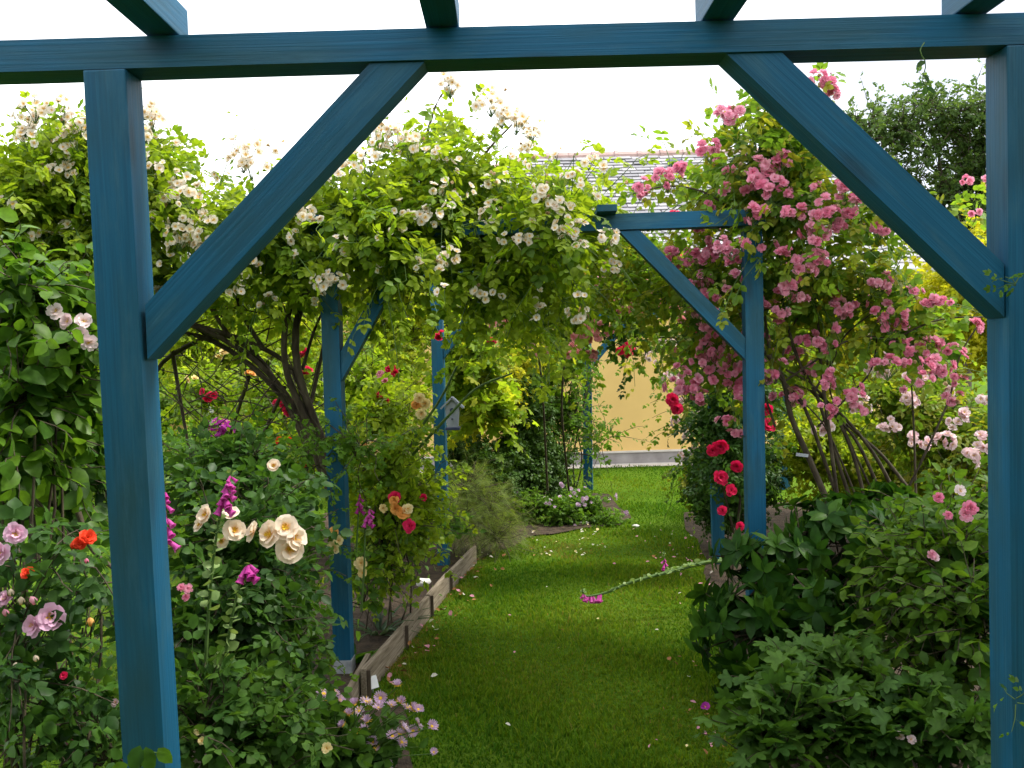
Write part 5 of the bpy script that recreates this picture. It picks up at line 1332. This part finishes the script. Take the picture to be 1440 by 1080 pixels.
# ------------------------------------------------------------------ foxgloves
def bell_mesh():
    n = 8; prof = [(0, .08), (.15, .16), (.5, .21), (.82, .24), (1.0, .34)]
    v = [(math.cos(a) * r, math.sin(a) * r, z) for z, r in prof for a in np.arange(n) * 2 * math.pi / n]; f = []
    for j in range(len(prof) - 1):
        for i in range(n):
            a, b = j * n + i, j * n + (i + 1) % n; f += [(a, b, b + n), (a, b + n, a + n)]
    v.append((0, 0, 0)); f += [(len(v) - 1, (i + 1) % n, i) for i in range(n)]
    return tri_mesh('bell', np.array(v), np.array(f), MAT['foxglove'], smooth=True, grad=[z for z, r in prof for _ in range(n)] + [0])
BELL = bell_mesh()
def foxglove(label, path_px, b0, b1, n, size, side=0, r0=.006, seed_from=0.0, upside=0):
    p = px_path(path_px, 24); root = thing('foxglove', label, 'foxglove', (p[0][0], p[0][1], 0 if len(path_px) else 0), 'magenta foxgloves')
    v, f = tubes(p, r0, r0 * .4, 6); link('stalk', tri_mesh('stalk', v, f, MAT['green_stem'], smooth=True), root)
    for k in range(n):
        t = b0 + (b1 - b0) * (k + .5) / n; i = min(22, int(t * 23)); u = t * 23 - i
        q = p[i] * (1 - u) + p[i + 1] * u
        tap = 1 - .55 * k / n
        a = k * 2.4 + side
        d = nrm(np.array([math.cos(a) * .8 + .35 * math.cos(side), -abs(math.sin(a)) * .7 - .1, -.95]))
        y = Vector(d).orthogonal()
        link('bell', BELL, root, frame_z(q + d * .004, d, size * tap))
    P, A = [], []
    for k in range(60):                                          # seed pods and buds on the rest of the spike
        t = seed_from + (.99 - seed_from) * k / 60; i = min(22, int(t * 23)); q = p[i] + (p[i + 1] - p[i]) * (t * 23 - i)
        if b0 - .02 < t < b1: continue
        a = k * 2.4; P.append(q); A.append([math.cos(a), math.sin(a) - .2, .35])
    if P:
        P, A = np.array(P), nrm(np.array(A)); Nn = nrm(RNG.normal(size=P.shape) + [0, 0, 1])
        link('seed_pods', leaf_mesh('seed_pods', (P, A, Nn, np.linspace(.05, .02, len(P)) * (size / .05)), 'round', MAT['pod']), root, kind='stuff')
    return root
def frame_z(pos, zdir, s):
    z = Vector([float(a) for a in zdir]).normalized(); y = z.orthogonal().normalized(); x = y.cross(z)
    return Matrix(((x.x * s, y.x * s, z.x * s, pos[0]), (x.y * s, y.y * s, z.y * s, pos[1]), (x.z * s, y.z * s, z.z * s, pos[2]), (0, 0, 0, 1)))
foxglove('magenta foxglove spire immediately right of the front left post', [(238, 960, 2.75), (236, 850, 2.75), (234, 760, 2.75), (231, 668, 2.75)], .66, .95, 13, .042, 0, seed_from=.6)
foxglove('tall magenta foxglove leaning right above the cream blooms', [(288, 980, 2.7), (292, 880, 2.7), (302, 770, 2.7), (315, 700, 2.7), (327, 660, 2.7)], .7, .96, 15, .04, .3, seed_from=.3)
foxglove('half spent magenta foxglove below the apricot blooms', [(308, 1010, 2.65), (316, 930, 2.65), (330, 850, 2.65), (345, 800, 2.65), (352, 792, 2.65)], .72, .97, 10, .044, .2, seed_from=.2)
foxglove('small purple foxglove beside the second left post among green leaves', [(508, 860, 4.2), (512, 800, 4.2), (514, 740, 4.2), (522, 712, 4.2)], .72, .98, 10, .04, .2, seed_from=.6)
foxglove('magenta foxglove bud spire between the second post and orange roses', [(500, 800, 4.4), (503, 740, 4.4), (506, 690, 4.4)], .72, .98, 8, .034, .2, seed_from=.7)
foxglove('fallen foxglove spire lying low across the lawn from the right bed', [(1060, 792, 5.2), (1000, 790, 5.2), (950, 802, 5.15), (890, 818, 5.1), (850, 834, 5.1), (824, 838, 5.1), (819, 828, 5.1)], .68, .92, 14, .046, 2, r0=.012, seed_from=.2)
foxglove('second fallen foxglove spike behind it with its tip turned upward', [(1060, 784, 5.35), (1010, 788, 5.3), (965, 796, 5.3), (942, 802, 5.3), (935, 795, 5.3), (934, 775, 5.3)], .80, .92, 5, .034, 2, r0=.009, seed_from=.15)

# ------------------------------------------------------------------ foreground left
lb_ = [B(40, 420, 2.75, 70, 60, .2, 45), B(90, 500, 2.8, 60, 60, .2, 48), B(30, 560, 2.7, 70, 60, .2, 48), B(100, 590, 2.9, 50, 50, .2, 35), B(20, 650, 2.75, 60, 60, .2, 35), B(120, 440, 3.0, 40, 50, .2, 27), B(20, 500, 2.9, 60, 60, .2, 32), B(60, 640, 3.0, 70, 50, .25, 37)]
big = plant('broad_leaved_shrub', 'tall shrub with large drooping green leaves at the left edge', 'shrub', lb_, 'leaf_fine', 'broad', single=280, hi='leaf_fine', L=(.12, .3), size=(.05, .088), K=7, leaf_droop=.5, up=.6, loc=(at(40, 800, 2.8) * [1, 1, 0]))
stems_to_ground(big, lb_, 10, .007)
for px, py, f in ((78, 438, (.3, -1, .3)), (95, 452, (-.3, -1, .2)), (118, 452, (.4, -1, .4)), (112, 470, (.2, -1, -.1)), (125, 482, (.5, -.8, -.2))):
    flower(big, 'pale', at(px, py, 2.66), f, .026)
plant('leafy_shrub', 'dark leaved shrub behind the pink rose left of the front post', 'shrub', [B(60, 690, 3.6, 80, 60, .3, 150), B(130, 650, 3.9, 50, 60, .3, 120), B(20, 600, 3.8, 70, 70, .3, 150)], 'leaf', 'rose_dark', single=0, L=(.15, .3), size=(.06, .09))

prb = [B(30, 800, 2.35, 50, 35, .12, 8), B(40, 870, 2.3, 55, 35, .14, 12), B(105, 810, 2.5, 40, 45, .14, 7), B(20, 950, 2.3, 50, 50, .16, 16), B(80, 985, 2.45, 50, 50, .16, 12), B(20, 1040, 2.3, 60, 40, .2, 14), B(120, 900, 2.6, 30, 40, .1, 6)]
prose = plant('rose_bush', 'pink rose bush with faded blooms in the lower left corner', 'rose bush', prb, 'rose3', 'rose_dark', single=220, hi='rose_fine', L=(.15, .3), size=(.075, .11), up=.7, K=5, loc=(at(50, 1075, 2.35) * [1, 1, 0]))
stems_to_ground(prose, prb, 9, .006)
for c in ([(0, 665, 3.0), (50, 705, 2.95), (100, 760, 2.9), (150, 840, 2.85), (165, 900, 2.85)], [(110, 720, 2.8), (128, 770, 2.8), (160, 800, 2.8)]): cane(prose, c, .009, .006)
for kind, px, py, s, f in (('bigpink', 72, 868, .036, (.25, -1, .35)), ('bigpink', 48, 880, .03, (-.4, -1, .2)), ('bigpink', 22, 750, .028, (.5, -1, .1)), ('bigpink', 2, 778, .03, (-.3, -1, .2)), ('bigpink', 8, 842, .022, (-.2, -.8, .6)), ('scarlet', 122, 757, .022, (.6, -.6, .5)), ('scarlet', 112, 764, .018, (.2, -1, .5)), ('scarlet', 40, 807, .018, (0, -.8, .7)), ('red', 90, 950, .01, (0, -1, .4))):
    flower(prose, kind, at(px, py, 2.2), f, s)
for kind, px, py, s in (('bigpink', 10, 866, .02), ('bigpink', 50, 850, .024), ('orange', 127, 880, .024), ('apricot', 30, 850, .022), ('apricot', 16, 838, .02), ('apricot', 52, 930, .018), ('apricot', 22, 940, .018), ('bigpink', 122, 792, .014), ('scarlet', 104, 772, .02)):
    flower(prose, kind, at(px, py, 2.2), (random.uniform(-.3, .3), -.4, 1), s, 'bud', BUD[kind])

lfb = [B(290, 1020, 2.6, 60, 45, .2, 42), B(370, 1045, 2.7, 60, 50, .2, 46), B(270, 950, 2.9, 50, 45, .2, 28), B(340, 980, 2.9, 60, 36, .2, 34), B(400, 1085, 2.7, 34, 26, .15, 14), B(150, 1065, 2.5, 60, 35, .2, 26), B(110, 1020, 2.8, 45, 35, .2, 16), B(370, 985, 3.1, 40, 32, .2, 18)]
lowp = plant('leafy_perennial', 'low bright green leafy perennial at the bottom beside the front left post', 'perennial', lfb, 'rose3', 'geranium', single=260, hi='rose_fine', L=(.12, .28), size=(.075, .115), up=.9, K=4, loc=(at(330, 1075, 2.7) * [1, 1, 0]))
stems_to_ground(lowp, lfb, 10, .004, MAT['green_stem'])
for kind, px, py, s in (('yellow', 278, 1028, .012), ('yellow', 284, 1042, .012), ('yellow', 460, 1052, .016), ('pale', 115, 1022, .014), ('pink', 90, 950, .012), ('pink', 98, 1042, .012), ('pink', 265, 828, .014), ('pink', 262, 840, .012), ('pink', 255, 826, .012), ('pale', 162, 988, .012)):
    flower(lowp, kind, at(px, py, 2.45), (random.uniform(-.3, .3), -1, .5), s)
# shoot in front of the post foot
spr = thing('vine_shoot', 'young shoot with oval leaves in front of the front left post foot', 'plant', at(205, 1079, 1.75) * [1, 1, 0])
sp_ = px_path([(195, 1200, 1.8), (192, 1110, 1.78), (205, 1062, 1.75), (232, 1060, 1.75)], 10); v, f = tubes(sp_, .003, .0015, 5); link('stem', tri_mesh('stem', v, f, MAT['green_stem'], smooth=True), spr)
for px, py, ax, s in ((197, 1048, (-.25, -.4, -.9), .05), (205, 1050, (.25, -.3, -.9), .05), (222, 1052, (.7, -.2, -.7), .04), (180, 1075, (-.9, -.1, -.4), .04), (172, 1066, (-.8, .1, .5), .03)):
    link('leaf', proto_mesh('leaf_fine', MAT['broad']), spr, frame(at(px, py, 1.75), ax, (0, -1, .4), s))

# erigeron clump
dz = thing('daisy_clump', 'clump of lilac pink daisies with yellow centres on the lawn edge', 'flowers', at(490, 1060, 3.1) * [1, 1, 0])
dm = [B(450, 1060, 3.1, 60, 35, .22, 110), B(420, 1020, 3.1, 40, 30, .2, 60), B(520, 1070, 3.1, 45, 25, .2, 70)]
dp, dl = shoots(dm, L=(.08, .2), K=5, size=(.05, .085), up=1.0)
leaf_parts(dz, dl, 'leaf', MAT['geranium'], 120, 'leaf_fine')
dst = []
for px, py, s, f in ((535, 982, .023, (.1, -.9, .5)), (452, 985, .023, (-.2, -.9, .4)), (455, 976, .022, (.2, -.2, 1)), (558, 964, .019, (.1, -.25, 1)), (515, 987, .02, (.4, -.1, 1)), (498, 991, .02, (-.1, -.15, 1)), (532, 996, .019, (0, -.2, 1)), (550, 992, .018, (.3, -.2, 1)), (564, 987, .019, (.2, -.5, .8)), (573, 996, .02, (.6, .1, 1)), (580, 996, .02, (.7, -.3, .7)), (588, 998, .018, (.3, -.5, .9)),
                    (567, 1024, .02, (.7, .1, .6)), (581, 1028, .021, (.05, -1, .5)), (588, 1018, .019, (.8, .2, .4)), (607, 1022, .021, (.6, -.4, .8)), (500, 1031, .021, (-.2, -.4, .9)), (512, 1027, .02, (.1, -.1, 1)), (552, 1036, .021, (0, -.5, 1)), (562, 1032, .018, (.3, .1, 1)), (525, 1044, .021, (-.3, -.8, .6)), (527, 1052, .02, (0, -.5, 1)), (435, 1024, .022, (-.2, -.6, .8)), (446, 1030, .021, (.3, -1, .2)), (516, 1014, .02, (0, -.5, .9)), (490, 1004, .018, (.2, -.4, 1)), (424, 1076, .022, (.1, -.5, .9)), (478, 985, .018, (.7, -.2, .6)), (565, 1044, .018, (.5, -.3, .6)), (482, 1020, .016, (-.4, -.4, .8)), (545, 1076, .018, (.2, -.6, .8)), (610, 1058, .014, (.2, -.6, 1)), (470, 976, .017, (.1, -.3, 1)), (505, 1000, .017, (-.2, -.5, .9))):
    p = at(px, py, 3.02 + random.uniform(-.08, .08)); flower(dz, 'daisy', p, f, s * 1.2)
    g = np.array([dz.location.x + random.uniform(-.12, .05), dz.location.y + random.uniform(-.1, .1), .03])
    dst.append(spline([g, (g + p) / 2 + [0, 0, .05], p - np.array(f) * .006], 8))
twig_part(dz, [np.array(dst)], MAT['green_stem'], .0026, .0016, 'flower_stalks', 4); twig_part(dz, [dp], MAT['green_stem'], .002, .001)

# ------------------------------------------------------------------ right foreground
def whorls(name, label, cat, blobs, mat, size, nl, loc, proto='rhodo', single=300):
    root = thing(name, label, cat, loc)
    poly, _ = shoots(blobs, L=(.1, .22), K=3, up=.5, out=.9)
    tips, dirs = poly[:, -1], nrm(poly[:, -1] - poly[:, -2])
    P, A, Nn, S = [], [], [], []
    for p, d in zip(tips, dirs):
        ref = Vector(d).orthogonal().normalized(); b = Vector(d).cross(ref)
        a0 = random.uniform(0, 6.28)
        for k in range(nl):
            a = a0 + k * 2 * math.pi / nl + random.uniform(-.2, .2)
            o = np.array(ref * math.cos(a) + b * math.sin(a)); ax = nrm(o + d * random.uniform(-.05, .5))
            P.append(p - d * random.uniform(0, .015)); A.append(ax); Nn.append(nrm(d + RNG.normal(size=3) * .15)); S.append(size * random.uniform(.75, 1.15))
    leaf_parts(root, (np.array(P), np.array(A), np.array(Nn), np.array(S)), proto, MAT[mat], single)
    twig_part(root, [poly], MAT['bark'], .005, .003)
    stems_to_ground(root, blobs, 10, .012)
    return root
whorls('rhododendron', 'dark glossy rhododendron with leaves in whorls at the right lawn edge', 'shrub',
       [B(1090, 800, 3.9, 70, 50, .3, 42), B(1180, 760, 4.0, 90, 50, .35, 56), B(1130, 860, 3.8, 100, 60, .35, 77), B(1050, 880, 3.8, 60, 50, .3, 42), B(1220, 830, 4.0, 80, 70, .3, 56), B(1250, 740, 4.2, 60, 40, .3, 35), B(1080, 940, 3.8, 70, 50, .3, 49), B(1160, 930, 3.9, 90, 60, .3, 49)], 'rhodo', .095, 8, at(1140, 930, 3.95) * [1, 1, 0])
sm = [B(1330, 800, 3.3, 70, 70, .3, 86), B(1290, 860, 3.4, 70, 60, .3, 79), B(1370, 880, 3.1, 60, 80, .3, 79), B(1320, 950, 3.2, 80, 60, .3, 86), B(1350, 740, 3.6, 70, 50, .3, 72), B(1400, 800, 3.3, 50, 90, .3, 57), B(1280, 780, 3.6, 60, 60, .3, 57)]
small = plant('leafy_shrub', 'rounded light green shrub between the rhododendron and the right front post', 'shrub', sm, 'leaf', 'shade', single=280, hi='leaf_fine', L=(.15, .35), size=(.05, .08), K=6, up=.5, loc=(at(1340, 980, 3.3) * [1, 1, 0]))
stems_to_ground(small, sm, 10, .007)
for kind, px, py, s in (('pink', 1364, 715, .03), (('pink'), 1358, 724, .028), ('pink', 1333, 725, .018), ('pink', 1310, 780, .02), ('pale', 1315, 784, .016), ('yellow', 1281, 942, .014), ('yellow', 1300, 955, .014), ('pink', 1320, 700, .02), ('pale', 1350, 690, .022)): flower(small, kind, at(px, py, 3.15), (random.uniform(-.3, .3), -1, .4), s)
cg = [B(1120, 1010, 3.0, 80, 40, .25, 57), B(1190, 970, 3.1, 80, 35, .25, 57), B(1090, 1060, 2.9, 70, 35, .25, 57), B(1200, 1050, 2.9, 90, 45, .25, 79), B(1290, 1030, 2.9, 70, 45, .25, 57), B(1350, 1060, 2.8, 80, 40, .25, 57), B(1110, 960, 3.2, 50, 30, .2, 28)]
ger = plant('cranesbill', 'low cranesbill with lobed green leaves in front of the rhododendron', 'perennial', cg, 'palmate', 'geranium', single=300, L=(.12, .25), size=(.045, .075), K=3, up=1.2, flat=1.3, leaf_droop=.1, loc=(at(1180, 1075, 3.0) * [1, 1, 0]))
stems_to_ground(ger, cg, 8, .003, MAT['green_stem'])
for px, py in ((1281, 1040), (1265, 1035)): flower(ger, 'pale', at(px, py, 2.75), (0, -.8, .7), .016)
flower(ger, 'purple', at(992, 994, 3.2), (0, -.6, .8), .018)

# climber on the right front post and tendrils under the beam
vb_ = [B(1430, 400, 1.92, 14, 10, .03, 4), B(1428, 985, 1.9, 18, 30, .04, 4)]
vine = plant('climbing_vine', 'thin leafy climber around the right front post', 'vine', vb_, 'rose', 'mid', single=120, hi='rose_fine', twig_mat=MAT['green_stem'], twig_r=.0015, L=(.03, .06), size=(.03, .045), K=2, loc=(at(1440, 1000, 1.95) * [1, 1, 0]))
ten = thing('hanging_tendril', 'thin leafy tendril hanging from the front beam against the sky', 'vine', at(1300, 70, 1.98))
tp = px_path([(1300, 60, 1.97), (1294, 72, 1.96), (1302, 90, 1.96), (1297, 112, 1.96), (1303, 122, 1.96)], 10); v, f = tubes(tp, .0015, .001, 4); link('stem', tri_mesh('stem', v, f, MAT['green_stem'], smooth=True), ten)
for i, a in ((4, (-.8, 0, -.5)), (6, (.7, .1, -.7)), (8, (-.9, -.2, -.1)), (9, (.6, -.3, -.6)), (9, (-.4, -.2, -.9))): link('leaf', proto_mesh('leaf', MAT['rose_dark']), ten, frame(tp[i], a, (0, -1, .5), .022))

# unseen climbers added on the near pergola roof to shade the foreground
plant('climbing_rose', 'unseen leafy climber added over the near pergola rafters for shade', 'climbing rose',
      [(np.array([x, y, ROOF_Z + .2]), np.array([.9, .7, .16]), 70) for x in (-2, -.9, .2, 1.3, 2.2) for y in (-1.6, -.8, -.1)], 'spray', 'mid', L=(.2, .4), size=(.18, .26), twigs=False, loc=(-1.5, -1.5, 0))

plant('hedge', 'unseen hedge added behind the viewer to block low sky light', 'hedge',  # added out of view to keep sky light off the post fronts
      [(np.array([x, -4.2, z]), np.array([1.3, .5, 1.1]), 90) for x in (-5, -3, -1, 1, 3, 5) for z in (.8, 2.0)], 'spray', 'far', L=(.2, .45), size=(.26, .4), twigs=False)

for x, where in ((-3.3, 'left'), (3.3, 'right')):  # side hedges added out of view to darken post fronts and foreground
    plant('hedge', 'added hedge blocking light along the %s flank of the near pergola outside the view' % where, 'hedge',
          [(np.array([x, y, z]), np.array([.45, .9, 0.9]), 60) for y in (-2.6, -1.2, .2) for z in (.7, 1.9)], 'spray', 'far', L=(.2, .4), size=(.24, .36), twigs=False)

join_spare_blossoms()
bpy.context.view_layer.update()
print('objects', len(SC.objects), 'tris', sum(len(m.polygons) for m in bpy.data.meshes))
